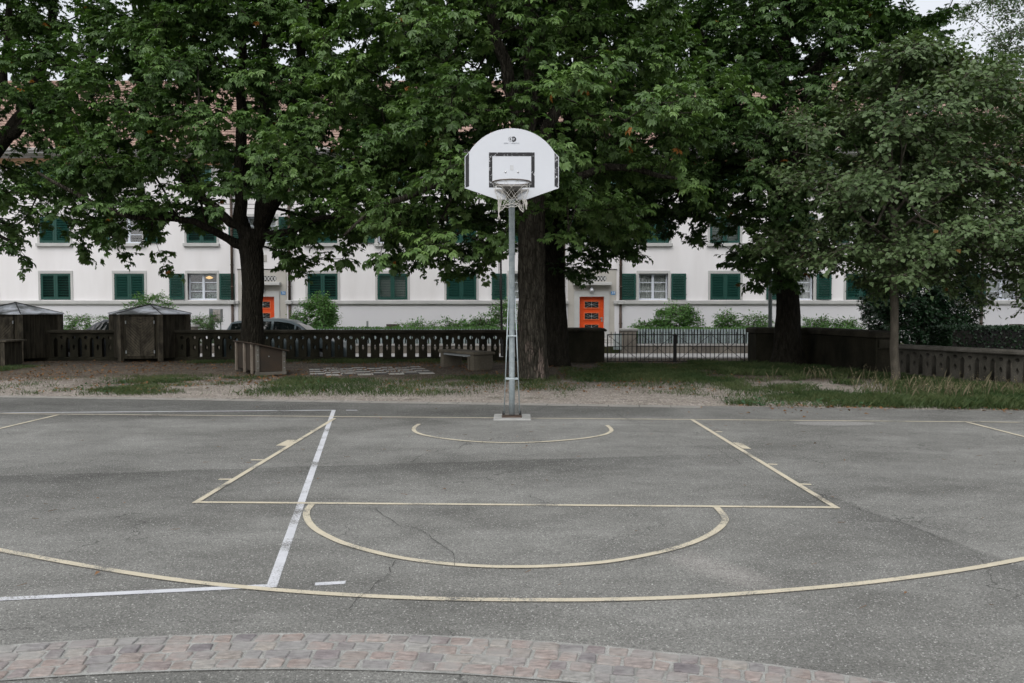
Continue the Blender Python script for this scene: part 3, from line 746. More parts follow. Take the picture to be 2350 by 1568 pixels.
# gate piers of the front gardens
def pier(x, y, w, z0, z1, label):
    t = thing('stone_pier', (x, y, z0), label, 'pier', 'stone piers of the front gardens')
    b = MB(); b.bb((x - w / 2, y - w / 2, z0), (x + w / 2, y + w / 2, z1 - .09)); b.build('shaft', MAT_CONC, t, bevel=.015)
    b = MB(); b.bb((x - w / 2 - .04, y - w / 2 - .04, z1 - .09), (x + w / 2 + .04, y + w / 2 + .04, z1)); b.build('cap', MAT_CONCT, t, bevel=.02)
pier(fx(1442), YF, .60, -.25, at(1442, 754, YF).z, 'square weathered stone pier beside the grey ribbed gate behind the iron gate')
pier(at(440, 750, 32.6).x, 32.6, .38, -.25, at(440, 745.5, 32.6).z, 'small stone pier just right of the right wooden hut')
# ribbed garden gate leaf
xa, xb = fx(1406), fx(1426); b = MB(); t = thing('garden_gate', ((xa + xb) / 2, YF - .2, -.15), 'narrow grey garden gate of upright slats standing half open at the pier', 'gate')
for i in range(8): xx = xa + (xb - xa) * (i + .5) / 8; b.bb((xx - .014, YF - .24, -.05), (xx + .014, YF - .22, at(1410, 768, YF).z))
b.build('slats', MAT_PICK, t)
b = MB(); 
for z in (.05, .55): b.bb((xa, YF - .215, z), (xb, YF - .185, z + .05))
b.build('rail', MAT_PICK, t)
# steps to the doors
for d, lab in ((D2, 'pale stone steps leading up to the right orange door'), (D1, 'pale stone steps leading up to the left orange door')):
    t = thing('entrance_steps', (bx(d), YB - .6, -.2), lab, 'steps', 'steps of the two entrances')
    for i in range(3): b = MB(); b.bb((bx(d - 52), YB - .35 - .32 * (3 - i), -.2), (bx(d + 52), YB - .08 - .001 * i if i == 2 else YB - .35 - .32 * (2 - i), -.02 + .13 * i)); b.build('step', MAT_CONCT, t, bevel=.012)
    b = MB(); b.bb((bx(d - 30), YF + .2, .052), (bx(d + 52), YB - 1.4, .07)); tag(b.build('path', MAT_PAVE), kind='structure')
# letterbox stand
p0 = at(500, 757, 34.0); zt = at(500, 709, 34.0).z; t = thing('letterbox_stand', (p0.x, 34, .05), 'grey metal letterbox stand with beige doors left of the left trunk', 'letterbox')
xm, x1, x0 = at(488.7, 730, 34).x, at(507, 730, 34).x, at(473, 730, 34).x
MB().bb((xm + .002, 33.99, at(490, 740, 34).z), (x1, 34.25, zt)).build('box_body', MAT_GREYM, t, bevel=.008)
b = MB(); b.add([(x0, 34.35, .05), (xm, 34.0, .05), (xm, 34.0, zt), (x0, 34.35, zt), (x0, 34.39, .05), (xm, 34.04, .05), (xm, 34.04, zt), (x0, 34.39, zt)], [(0, 1, 2, 3), (7, 6, 5, 4), (3, 2, 6, 7), (0, 4, 5, 1), (0, 3, 7, 4), (1, 5, 6, 2)]); b.build('side_panel', M('panel_slate', (.10, .12, .13), (.12, .14, .15), 3, .5, .4), t)
mb_ = M('door_beige', (.42, .38, .36), (.38, .35, .33), 3, .6, .3)
zz = [zt - .03, at(490, 723.5, 34).z, at(490, 738.5, 34).z]
xs_ = [xm + .015, xm + (x1 - xm) * .62, x1 - .015]
for a_, b_, c_, d_ in ((xs_[0], xs_[1] - .008, zz[1] + .012, zz[0]), (xs_[1] + .008, xs_[2], zz[1] + .012, zz[0]), (xs_[0], xs_[2], zz[2] + .012, zz[1] - .012)):
    MB().bb((a_, 33.975, c_), (b_, 33.989, d_)).build('letterbox_door', mb_, t)
b = MB(); b.tube([(xm + .03, 34.05, .0), (xm + .03, 34.05, at(490, 740, 34).z)], .025, 8); b.tube([(x1 - .03, 34.05, .0), (x1 - .03, 34.05, at(490, 740, 34).z)], .025, 8); b.build('legs', MAT_GREYM, t)
# stake in the garden
p = at(843, 757, 35); b = MB(); b.tube([(p.x, 35, .04), (p.x, 35, at(843, 737, 35).z)], .045, 8); o = b.build('garden_stake', MAT_GREYM); tag(o, 'short grey stake standing in the front garden above the pickets', 'stake')
# poles
def pole(px, pxt, pyt, Y, z0, r, name, label, mat, box=False):
    a = at(px, 757, Y); c = at(pxt, pyt, Y); t = thing(name, (a.x, Y, z0), label, 'pole')
    MB().tube([(a.x, Y, z0), (a.x, Y, z0 + .9), tuple(c)], [r * 1.1, r, r * .85], 12).build('shaft', mat, t, smooth=True)
    if box: q = at(px - 1.5, 690, Y); MB().bb((q.x - .03, Y - .09, q.z - .35), (q.x + .05, Y + .02, q.z + .05)).build('cable_clamp', MAT_IRON, t); MB().tube([(q.x - .03, Y - .05, q.z), (q.x - .08, Y - .03, q.z + .9), tuple(at(pxt - 2, pyt, Y))], .012, 5).build('cable', MAT_IRON, t)
    else: MB().tube([(a.x, Y, z0), (a.x, Y, z0 + .12)], r * 1.6, 12).build('base_collar', mat, t)
pole(1151.5, 1146, 380, 30.8, -.35, .042, 'utility_pole', 'thin dark pole with a cable clamp beyond the balustrade beside the hoop pole', MAT_IRON, True)
pole(1768, 1766, 250, 27.4, -.36, .066, 'lamp_post', 'grey green metal post just left of the right chestnut trunk', M('post_grey_green', (.10, .12, .11), (.13, .15, .14), 3, .6, .4))
for i, (pa, pb_, lab) in enumerate((((-900, 470), (3200, 462), 'upper thin dark cable strung along the street behind the trees'), ((-900, 480), (3200, 472), 'lower thin dark cable strung along the street behind the trees'))):
    a, c = at(*pa, 31.5), at(*pb_, 31.5); b = MB(); b.tube([a.lerp(c, j / 30) + Vector((0, 0, -.25 * (1 - (2 * (j / 30) - 1) ** 2) + .2)) for j in range(31)], .011, 5); tag(b.build('overhead_cable', MAT_IRON), lab, 'cable', 'overhead cables along the street')
# ================================================================ PARK WALLS
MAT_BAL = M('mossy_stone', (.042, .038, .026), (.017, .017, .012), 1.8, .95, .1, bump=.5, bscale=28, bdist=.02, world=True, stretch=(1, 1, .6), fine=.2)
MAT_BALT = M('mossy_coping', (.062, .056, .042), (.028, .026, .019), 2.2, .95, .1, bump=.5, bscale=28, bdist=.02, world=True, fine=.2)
PER = .364
def baluster_mesh(thick):
    hp = PER / 2 - .0005; w = .123
    outer = [(-w, .10), (w, .10), (w, .60), (w + .012, .635), (hp, .705), (hp, .83), (-hp, .83), (-hp, .705), (-w - .012, .635), (-w, .60)]
    hole1 = circ(0, .69, .054, 16)
    hole2 = [(0, .285), (.028, .34), (.045, .39), (.028, .44), (0, .50), (-.028, .44), (-.045, .39), (-.028, .34)]
    return holed('baluster', outer, [hole1, hole2], thick, lambda u, v, w_: (u, w_, v))
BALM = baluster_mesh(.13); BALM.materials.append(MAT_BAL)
MAT_BAL2 = M('skylit_mossy_stone', (.105, .098, .082), (.04, .039, .031), 1.8, .95, .1, bump=.5, bscale=28, bdist=.02, world=True, stretch=(1, 1, .6), fine=.2)  # right balustrade: same stone painted lighter, its extra skylight put into the colour
MAT_BALT2 = M('skylit_mossy_coping', (.17, .16, .14), (.085, .08, .068), 2.2, .95, .1, bump=.5, bscale=28, bdist=.02, world=True, fine=.2)
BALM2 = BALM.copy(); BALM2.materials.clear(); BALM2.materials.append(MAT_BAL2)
def balustrade(a, b_, h, label, cat='balustrade', bm_=None, m1=None, m2=None):
    a = Vector(a); b_ = Vector(b_); L = (b_ - a).length; ang = math.atan2(b_.y - a.y, b_.x - a.x)
    t = thing('stone_balustrade', (a.x, a.y, 0), label, cat, 'stone balustrades around the park', rotz=ang)
    n = max(1, round(L / PER)); sc = L / n / PER; zs = (h - .10) / .83
    for i in range(n):
        o = bpy.data.objects.new('baluster', bm_ or BALM); COL.objects.link(o); o.parent = t; o.location = (PER * sc * (i + .5), 0, 0); o.scale = (sc, 1, zs)
    prof = [(-.15, 0), (-.17, .02), (-.17, .065), (-.12, .098), (.12, .098), (.17, .065), (.17, .02), (.15, 0)]
    MB().prism(prof, -.03, L + .03, lambda u, v, w_: (w_, u, h - .10 + v)).build('top_rail', m2 or MAT_BALT, t, local=True)
    MB().prism([(-.12, -.05), (.12, -.05), (.12, .085), (.095, .10 * zs), (-.095, .10 * zs), (-.12, .085)], -.0, L, lambda u, v, w_: (w_, u, v)).build('plinth', m1 or MAT_BAL, t, local=True)
    return t
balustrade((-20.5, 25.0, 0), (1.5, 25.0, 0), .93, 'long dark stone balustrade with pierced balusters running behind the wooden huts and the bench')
# solid wall blocks beside the gate
def block(pts, h, label, cop=.10, ov=.06):
    c = sum((Vector((p[0], p[1], 0)) for p in pts), Vector()) / len(pts)
    t = thing('stone_wall', (c.x, c.y, 0), label, 'wall', 'solid stone walls beside the gate')
    P = [(p[0], p[1]) for p in pts]
    MB().prism(P, -.05, h - cop - .001, lambda u, v, w_: (u, v, w_)).build('wall_body', MAT_BAL, t, bevel=.02)
    def grow(k):
        m_ = len(P); area = sum(P[q - 1][0] * P[q][1] - P[q][0] * P[q - 1][1] for q in range(m_)); sg = 1 if area > 0 else -1; o_ = []
        for q in range(m_):
            a, b2, c2_ = Vector(P[q - 1]), Vector(P[q]), Vector(P[(q + 1) % m_]); d1 = (b2 - a).normalized(); d2 = (c2_ - b2).normalized()
            n1 = Vector((d1.y, -d1.x)) * sg; n2 = Vector((d2.y, -d2.x)) * sg; mm = (n1 + n2); mm = mm / max(.35, mm.dot(n1)); o_.append(tuple(b2 + mm * k))
        return o_
    Q = grow(ov); q2 = grow(ov - .08)
    b = MB(); n = len(P); b.v = [(p[0], p[1], h - cop) for p in Q] + [(p[0], p[1], h - .045) for p in Q] + [(p[0], p[1], h) for p in q2]
    b.f = [tuple(range(n))[::-1], tuple(range(2 * n, 3 * n))] + [(k * n + i, k * n + (i + 1) % n, (k + 1) * n + (i + 1) % n, (k + 1) * n + i) for k in (0, 1) for i in range(n)]; b.mi = [0] * len(b.f)
    b.build('coping', MAT_BALT, t, bevel=.012); return t
gL = at(1388, 800, 24.0).x; gR = at(1712, 800, 23.6).x
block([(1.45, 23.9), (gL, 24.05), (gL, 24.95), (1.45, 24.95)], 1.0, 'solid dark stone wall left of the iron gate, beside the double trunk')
c1 = gr(2010, 861); c2 = Vector((8.86, 19.95, 0))
pb = at(1856, 800, 22.95)
wr = block([(gR + .22, 23.35), (pb.x, pb.y), (c1.x, c1.y), (c1.x + .55, c1.y + .25), (pb.x + .62, pb.y + .75), (gR + .22, 24.2)], 1.03, 'solid dark stone wall with thick coping right of the iron gate, behind the right trunk', cop=.16, ov=.05)
# small carved panel on the wall end
b = MB(); e0 = Vector((c1.x + .06, c1.y - .01, 0)); e1 = Vector((c1.x + .49, c1.y + .185, 0)); dn = Vector((e1.y - e0.y, -(e1.x - e0.x), 0)).normalized() * .03
b.add([e0 + dn + Vector((0, 0, .62)), e1 + dn + Vector((0, 0, .62)), e1 + dn + Vector((0, 0, .82)), e0 + dn + Vector((0, 0, .82)), e0 + Vector((0, 0, .62)), e1 + Vector((0, 0, .62)), e1 + Vector((0, 0, .82)), e0 + Vector((0, 0, .82))], [(0, 1, 2, 3), (4, 7, 6, 5), (0, 4, 5, 1), (1, 5, 6, 2), (2, 6, 7, 3), (3, 7, 4, 0)]); b.build('end_panel', MAT_BALT, wr)
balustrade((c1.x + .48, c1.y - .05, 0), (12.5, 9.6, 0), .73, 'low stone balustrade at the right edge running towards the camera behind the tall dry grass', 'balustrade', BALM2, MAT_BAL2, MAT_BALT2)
# iron gate
gt = thing('iron_gate', ((gL + gR) / 2, 23.9, 0), 'low black iron double gate of thin pointed bars between the two solid walls', 'gate')
xm = at(1549, 800, 23.9).x
def gate_leaf(x0, x1):
    Y = 23.9; zb, zt, zm = .03, .81, .43; b = MB()
    for z in (zb, zt): b.bb((x0, Y - .012, z - .013), (x1, Y + .012, z + .013))
    b.bb((x0, Y - .013, 0), (x0 + .03, Y + .013, zt + .012)); b.bb((x1 - .03, Y - .013, 0), (x1, Y + .013, zt + .012))
    w = x1 - x0
    for k in range(2):
        xa, xb = x0 + w * k / 2, x0 + w * (k + 1) / 2
        b.bar((xa + .02, Y - .024, zt), (xb - .02, Y - .024, zb), .012); b.bar((xa + .02, Y - .032, zb), (xb - .02, Y - .032, zt), .012)
    b.bb((x0, Y - .01, .46), (x1, Y + .01, .475))
    lf = b.build('gate_leaf', MAT_IRON, gt)
    n = 16
    for i in range(1, n):
        x = x0 + w * i / n; c = MB(); c.tube([(x, Y + .018, zb), (x, Y + .018, zt + .06), (x, Y + .018, zt + .10)], [.0105, .0105, .001], 6); c.build('bar', MAT_IRON, lf)
gate_leaf(gL + .05, xm - .02); gate_leaf(xm + .02, gR + .06)
b = MB(); b.bb((xm - .035, 23.86, .34), (xm + .035, 23.94, .58)); b.bb((xm - .016, 23.88, 0), (xm + .016, 23.92, .84)); b.build('lock_box', MAT_IRON, gt)

# ================================================================ WOODEN HUTS
MAT_WOOD = M('weathered_boards', (.060, .052, .037), (.020, .018, .013), 2.2, .9, .15, bump=.4, bscale=22, bdist=.01, world=True, stretch=(5, 5, .7), fine=.25)
MAT_WOODD = M('weathered_door', (.110, .096, .072), (.036, .032, .024), 2.6, .9, .15, bump=.4, bscale=22, bdist=.01, world=True, stretch=(3, 3, 1.2), fine=.25)
m, nt, out = nodes_of('sheet_metal'); g = G(nt); p = g.obj()
c = g.mix(g.mapr(g.noise(p, 1.3, 5), .44, .56), (.72, .75, .80), (.10, .11, .105)); g.bsdf(out, c, g.mapr(g.noise(p, 2.4, 5), .4, .6, .35, .75), .5, .1, g.bump(g.noise(p, 3, 3), .25, .03)); MAT_SHEET = m  # pale patches: reflected sky painted into the sheet's base colour
def hut(cx, cy, s, face_deg, hz, ap, label):
    t = thing('wooden_hut', (cx, cy, 0), label, 'hut', 'six sided wooden huts by the balustrade')
    th = R(face_deg)                                  # front face normal, measured from -Y towards +X
    ang0 = -math.pi / 2 + th - R(30)
    V = [Vector((cx + s * math.cos(ang0 + R(60) * i), cy + s * math.sin(ang0 + R(60) * i), 0)) for i in range(6)]
    walls = MB(); 
    for i in range(6):
        a, c_ = V[i], V[(i + 1) % 6]; d = (c_ - a); n = 8; nr = Vector((d.y, -d.x, 0)).normalized()
        for k in range(n):
            p = a + d * ((k + .03) / n); q = a + d * ((k + .97) / n); o = nr * random.uniform(-.006, .006)
            walls.add([p + o + Vector((0, 0, .09)), q + o + Vector((0, 0, .09)), q + o + Vector((0, 0, hz)), p + o + Vector((0, 0, hz)),
                       p - nr * .03 + Vector((0, 0, .09)), q - nr * .03 + Vector((0, 0, .09)), q - nr * .03 + Vector((0, 0, hz)), p - nr * .03 + Vector((0, 0, hz))],
                      [(0, 1, 2, 3), (0, 4, 5, 1), (1, 5, 6, 2), (3, 7, 4, 0)])
        walls.add([a - nr * .031 + Vector((0, 0, .09)), c_ - nr * .031 + Vector((0, 0, .09)), c_ - nr * .031 + Vector((0, 0, hz)), a - nr * .031 + Vector((0, 0, hz))], [(0, 1, 2, 3)])
    walls.build('wall', MAT_WOOD, t)
    for i in range(6):
        a = V[i]; o = (a - Vector((cx, cy, 0))).normalized(); c = a + o * .015
        MB().box((c.x, c.y, hz / 2 + .0), (.13, .13, hz), rz=math.atan2(o.y, o.x)).build('post', MAT_WOODD, t, bevel=.008)
    # double door of herringbone boards in the front face
    a, c_ = V[0], V[1]; d = (c_ - a).normalized(); nr = Vector((d.y, -d.x, 0)); mid = (a + c_) / 2; L = (c_ - a).length
    for sg in (-1, 1):
        dm = MB(); wd = L * .36; z0, z1 = .17, hz - .11; e = .052
        def P3(u, z, o): q = mid + d * (sg * u) + nr * o; return (q.x, q.y, z)
        # diagonal boards clipped to the leaf
        k = -wd
        while k < (z1 - z0):
            poly = []
            for (u, z) in ((0.005, k), (wd, k + wd), (wd, k + wd + .074), (0.005, k + .074)): poly.append([u, min(max(z, 0), z1 - z0)])
            if max(q[1] for q in poly) - min(q[1] for q in poly) > .01:
                o_ = .036 + random.uniform(0, .004)
                f = [P3(q[0], z0 + q[1], o_) for q in poly]; bk = [P3(q[0], z0 + q[1], .012) for q in poly]
                dm.add(f + bk, [(0, 1, 2, 3) if sg > 0 else (3, 2, 1, 0), (0, 4, 5, 1), (2, 6, 7, 3)])
            k += .093
        leaf = dm.build('door', MAT_WOODD, t)
        hg = MB()
        for z in (z0 + .12, z1 - .15): q = mid + d * (sg * wd) + nr * .05; hg.box((q.x, q.y, z), (.03, .03, .09), rz=math.atan2(d.y, d.x))
        hg.build('hinge', MAT_GREYM, leaf)
    # roof
    b = MB(); s2 = s + .12; RV = [(cx + s2 * math.cos(ang0 + R(60) * i), cy + s2 * math.sin(ang0 + R(60) * i), hz + .0) for i in range(6)]
    for i in range(6):
        a, c_ = RV[i], RV[(i + 1) % 6]; A = Vector(a); C = Vector(c_); T = Vector((cx, cy, ap)); N = 6
        rows = [[A.lerp(T, r_ / N).lerp(C.lerp(T, r_ / N), k / N) + Vector((0, 0, random.uniform(-.008, .008) if 0 < k < N else 0)) for k in range(N + 1)] for r_ in range(N + 1)]
        k0 = len(b.v); b.v += [tuple(p) for rw in rows for p in rw]
        for r_ in range(N):
            for k in range(N): q = k0 + r_ * (N + 1) + k; b.f.append((q, q + 1, q + N + 2, q + N + 1)); b.mi.append(0)
        b.add([a, c_, (c_[0], c_[1], hz - .03), (a[0], a[1], hz - .03)], [(0, 3, 2, 1)])
    b.add([(p[0], p[1], hz - .03) for p in RV], [(5, 4, 3, 2, 1, 0)])
    rf = b.build('roof', MAT_SHEET, t)
    b = MB()
    for p in RV: b.tube([p, (cx, cy, ap + .005)], .016, 6)
    b.sphere((cx, cy, ap), .05, 8, 5, (1, 1, .5)); b.build('ridge_seam', MAT_IRON, rf)
    return t
hc = at(355, 780, 25.75 - .25)
hut(hc.x, 25.4 - 1.9 + .95 + .75, 1.105, 7.8, 1.43, 1.70, 'weathered wooden hut with herringbone double door, nearer the games chest')
hc2 = at(42, 780, 25.2)
hut(hc2.x, 25.1, 1.28, 6.0, 1.43, 1.76, 'dark wooden hut at the left edge, larger of the two six sided huts')

# ================================================================ GAMES CHEST, CHESSBOARD, BENCH, CRATE
MAT_PLY = M('stained_plywood', (.050, .033, .020), (.026, .020, .014), 1.6, .6, .35, world=True, stretch=(1, 1, 1), fine=.12)
MAT_BATT = M('pale_batten', (.26, .23, .19), (.15, .125, .10), 2.5, .85, .2, world=True, stretch=(3, 3, .8), fine=.2)
MAT_POSTG = M('grey_batten', (.15, .14, .12), (.10, .09, .075), 3, .8, .2, world=True, fine=.15)
FL = gr(588, 864); u = Vector((.58, .35, 0)).normalized(); v = Vector((-.93, 1.8, 0)); v = (v - u * v.dot(u)).normalized()
CW, CLn = .68, 2.0
def cp(a, b_, z): q = FL + u * a + v * b_; return (q.x, q.y, z)
ch = thing('games_chest', FL + u * CW / 2 + v * CLn / 2, 'brown wooden games chest with sloping lid in front of the left trunk', 'chest')
def cbox(a0, a1, b0, b1, z00, z01, z10, z11):   # z at a0 (lo,hi) and at a1 (lo,hi)
    vs = [cp(a0, b0, z00), cp(a1, b0, z10), cp(a1, b1, z10), cp(a0, b1, z00), cp(a0, b0, z01), cp(a1, b0, z11), cp(a1, b1, z11), cp(a0, b1, z01)]
    return vs, [(3, 2, 1, 0), (4, 5, 6, 7), (0, 1, 5, 4), (1, 2, 6, 5), (2, 3, 7, 6), (3, 0, 4, 7)]
HL, HR = .725, .565
zt = lambda a: HL + (HR - HL) * a / CW
MB().add(*cbox(.02, CW - .02, .02, CLn - .02, .10, zt(.02), .10, zt(CW - .02))).build('panel', MAT_PLY, ch)
b = MB()
for a0, a1 in ((0, .075), (CW - .075, CW)): b.add(*cbox(a0, a1, -.012, .05, .09, zt(a0), .09, zt(a1)))
for a0, a1 in ((0, .075), (CW - .075, CW)): b.add(*cbox(a0, a1, CLn - .05, CLn + .012, .09, zt(a0), .09, zt(a1)))
b.build('corner_post', MAT_POSTG, ch, bevel=.004)
b = MB(); b.add(*cbox(-.015, CW + .015, -.02, .08, .0, .088, .02, .088)); b.add(*cbox(-.015, CW + .015, CLn - .08, CLn + .02, .0, .088, .02, .088)); b.build('skid', MAT_POSTG, ch, bevel=.006)
for bb_ in (.32, 1.05, 1.90):
    MB().add(*cbox(-.035, .018, bb_, bb_ + .075, .03, zt(0), .03, zt(0))).build('batten', MAT_BATT, ch, bevel=.006)
MB().add(*cbox(-.06, CW + .07, -.07, CLn + .07, zt(-.06) + .003, zt(-.06) + .033, zt(CW + .07) + .003, zt(CW + .07) + .033)).build('lid', MAT_PLY, ch, bevel=.006)
b = MB()
for a in (.0375, CW - .0375):
    for z in (.18, .32, .45, .55): b.sphere(cp(a, -.014, z + (0.06 if a < .3 else 0) * (z - .1) * 2), .011, 8, 5)
b.sphere(cp(CW * .44, .017, .45), .012, 8, 5); b.build('bolt', MAT_GREYM, ch)

MAT_SQL = M('pale_slab', (.44, .43, .40), (.34, .33, .31), 2, .9, .2, world=True, fine=.15); MAT_SQD = M('dark_slab', (.05, .05, .048), (.075, .072, .068), 2, .9, .2, world=True, fine=.15)
B0 = Vector((-1.86, 19.7, 0)); cu_ = Vector((-.968, -.25, 0)); cv_ = Vector((-.25, .968, 0)); sq = .365
b = MB(); me = bpy.data.meshes.new('chessboard')
for i in range(8):
    for j in range(7):
        b.cur = (i + j) % 2; q = [B0 + cu_ * sq * (i + a) + cv_ * sq * (j + c_) for a, c_ in ((.01, .01), (.99, .01), (.99, .99), (.01, .99))]
        b.add([(p.x, p.y, .004) for p in q] + [(p.x, p.y, -.03) for p in q], [(0, 3, 2, 1), (0, 1, 5, 4), (1, 2, 6, 5), (2, 3, 7, 6), (3, 0, 4, 7)])
o = b.build('chessboard', [MAT_SQL, MAT_SQD]); tag(o, 'large flat chessboard of pale and dark slabs set in the gravel right of the chest', 'chessboard')
del me
# stone bench
MAT_BENCH = M('bench_concrete', (.17, .15, .115), (.095, .085, .065), 1.8, .95, .15, bump=.3, bscale=35, world=True, stretch=(1, 1, .5), fine=.2)
N0 = gr(1086, 850); bl = (gr(1006, 840) - N0); bl = bl.normalized(); be = Vector((-bl.y, bl.x, 0)); be = be if be.x > 0 else -be
bt = thing('stone_bench', N0 + bl * .9 + be * .27, 'low weathered concrete bench with slab seat standing before the balustrade', 'bench')
def bp(a, c_, z): q = N0 + bl * a + be * c_; return (q.x, q.y, z)
def bbx(a0, a1, c0, c1, z0, z1): return [bp(a, c_, z) for z in (z0, z1) for a, c_ in ((a0, c0), (a1, c0), (a1, c1), (a0, c1))], [(3, 2, 1, 0), (4, 5, 6, 7), (0, 1, 5, 4), (1, 2, 6, 5), (2, 3, 7, 6), (3, 0, 4, 7)]
MB().add(*bbx(-.06, 1.92, -.03, .62, .385, .455)).build('seat', MAT_BENCH, bt, bevel=.012)
MB().add(*bbx(0, .17, .0, .58, -.02, .383)).build('leg', MAT_BENCH, bt, bevel=.012)
MB().add(*bbx(1.66, 1.83, .0, .58, -.02, .383)).build('leg', MAT_BENCH, bt, bevel=.012)
MB().add(*bbx(.20, .28, -.015, .05, -.02, .34)).build('post', MAT_BENCH, bt, bevel=.008)
MB().add(*bbx(.10, 1.72, .015, .065, .325, .375)).build('steel_beam', MAT_GREYM, bt)
# crate at the left edge
cr = gr(11, 842); ct = thing('wooden_crate', (cr.x - .6, cr.y + .3, 0), 'dark wooden crate with overhanging lid cut off by the left edge', 'crate')
MB().bb((cr.x - 1.2, cr.y, .02), (cr.x, cr.y + .8, .66)).build('body', MAT_WOOD, ct, bevel=.01)
MB().bb((cr.x - 1.3, cr.y - .06, .662), (cr.x + .09, cr.y + .88, .71)).build('lid', MAT_WOODD, ct, bevel=.008)
MB().bb((cr.x - .08, cr.y - .02, .0), (cr.x + .012, cr.y - .001, .655)).build('batten', MAT_WOODD, ct)

# ================================================================ BASKETBALL HOOP
MAT_GALV = M('galvanised_steel', (.42, .47, .48), (.31, .36, .375), 14, .55, .5, metal=.35, bump=.08, bscale=60, fine=.12)
MAT_RUSTY = M('dark_rim_steel', (.16, .14, .125), (.10, .08, .07), 9, .5, .5, metal=.5)
MAT_PLATE = M('bracket_brown', (.050, .041, .028), (.035, .029, .02), 6, .7, .3)
MAT_GREYP = M('bracket_grey', (.30, .29, .275), (.24, .23, .22), 8, .6, .4)
MAT_BOARD = M('white_board', (.615, .635, .67), (.585, .605, .64), 2.5, .45, .4, lo=.3, hi=.7)
m, nt, out = nodes_of('worn_black_tape'); g = G(nt); p = g.obj()
k = g.math('MULTIPLY', g.mapr(g.noise(g.vscale(p, (1, 1, 1)), 26, 5, .75), .56, .60), g.mapr(g.noise(p, 5, 3), .42, .56)); c = g.mix(k, (.022, .022, .024), (.66, .67, .69)); g.bsdf(out, c, .6, .3); MAT_TAPE = m
MAT_BLACK = M('black_band', (.022, .023, .025), (.03, .03, .032), 5, .6, .3)
PX = at(1174.7, 959, 11.5).x
YBASE = 11.50
hp = thing('basketball_hoop', (PX, YBASE, 0), 'basketball hoop with white fan shaped backboard on a galvanised steel pole', 'basketball hoop')
BD = 10.54; cb_ = at(1174.5, 458.5, BD); X0, Z0 = cb_.x, cb_.z
MB().bb((X0 - .255, YBASE - .31, -.03), (X0 + .27, YBASE + .30, .014)).build('footing', M('footing_concrete', (.33, .33, .315), (.26, .26, .245), 6, .9, .2, bump=.3, bscale=60, fine=.15), hp, bevel=.012)
MB().bb((PX - .14, YBASE - .13, .0145), (PX + .14, YBASE + .13, .028)).build('base_plate', MAT_PIPE, hp)
zt_ = Z0 + .62
pt = [(PX, YBASE, .045), (PX, YBASE, .5), (PX, YBASE - .05, 1.5), (PX, YBASE - .42, 2.6), (PX - .003, BD + .12, Z0 + .30), (PX - .003, BD + .09, zt_)]
MB().tube(pt, [.041, .0405, .0395, .0395, .0395, .0395], 20).build('pole', MAT_GALV, hp, smooth=True)
for sx in (-1, 1):
    for sy in (-1, 1):
        b = MB(); b.tube([(PX + sx * .11, YBASE + sy * .10, .05), (PX + sx * .045, YBASE - .05 + sy * .045, 1.72)], .0075, 8); b.build('brace', MAT_GALV, hp, smooth=True)
b = MB()
for z, k in ((.55, .088), (1.15, .066)):
    for sy in (-1, 1): b.tube([(PX - k, YBASE - .02 + sy * k, z), (PX + k, YBASE - .02 + sy * k, z)], .011, 6)
b.build('rung', MAT_GALV, hp)
b = MB()
for sx in (-1, 1):
    for sy in (-1, 1): b.tube([(PX + sx * .115, YBASE + sy * .105, .05), (PX + sx * .115, YBASE + sy * .105, .075)], .018, 6)
b.build('anchor_bolt', MAT_IRON, hp)
# board
c0, c1_ = .64, .90 - .64
arcp = []
for i in range(33):
    a = math.pi / 2 - (i / 32 - .5) * 2 * math.asin(.543 / .64); arcp.append((.64 * math.cos(a), c1_ + .64 * math.sin(a)))
outl = [(-.188, 0), (.188, 0), (.60, .144), (.60, .54)] + arcp[::-1] + [(-.60, .54), (-.60, .144)]
fnb = lambda u, v, w_: (X0 + u, BD - .012 + w_, Z0 + v)
bd = link('backboard', holed('backboard', outl, [], .024, fnb), MAT_BOARD, hp)
tape = lambda dz: (lambda u, v, w_: (X0 + u, BD - .0255 + w_, Z0 + v))
for s in (-1, 1):
    po = [(s * .545, .166), (s * .591, .150), (s * .591, .537), (s * .545, .588)]
    link('side_band', holed('side_band', po if s > 0 else po[::-1], [], .0012, tape(0)), MAT_TAPE if s > 0 else MAT_BLACK, bd)
sqo = [(-.291, .150), (.291, .150), (.291, .595), (-.291, .595)]; sqi = [(-.248, .192), (.248, .192), (.248, .548), (-.248, .548)]
link('target_square', holed('target_square', sqo, [sqi], .0012, tape(0)), MAT_TAPE, bd)
link('sticker', holed('sticker', [(-.022, .37), (.022, .37), (.022, .432), (-.022, .432)], [], .0012, tape(0)), M('pale_sticker', (.58, .59, .60), None, 9, .5), bd)
for s in (-.08, .08):
    b = MB(); b.sphere((X0 + s, BD - .026, Z0 + .347), .0135, 10, 6, (1, .55, 1)); b.build('bolt', M('bolt_steel', (.5, .5, .5), None, 5, .3, .5, metal=.8), bd, smooth=True)
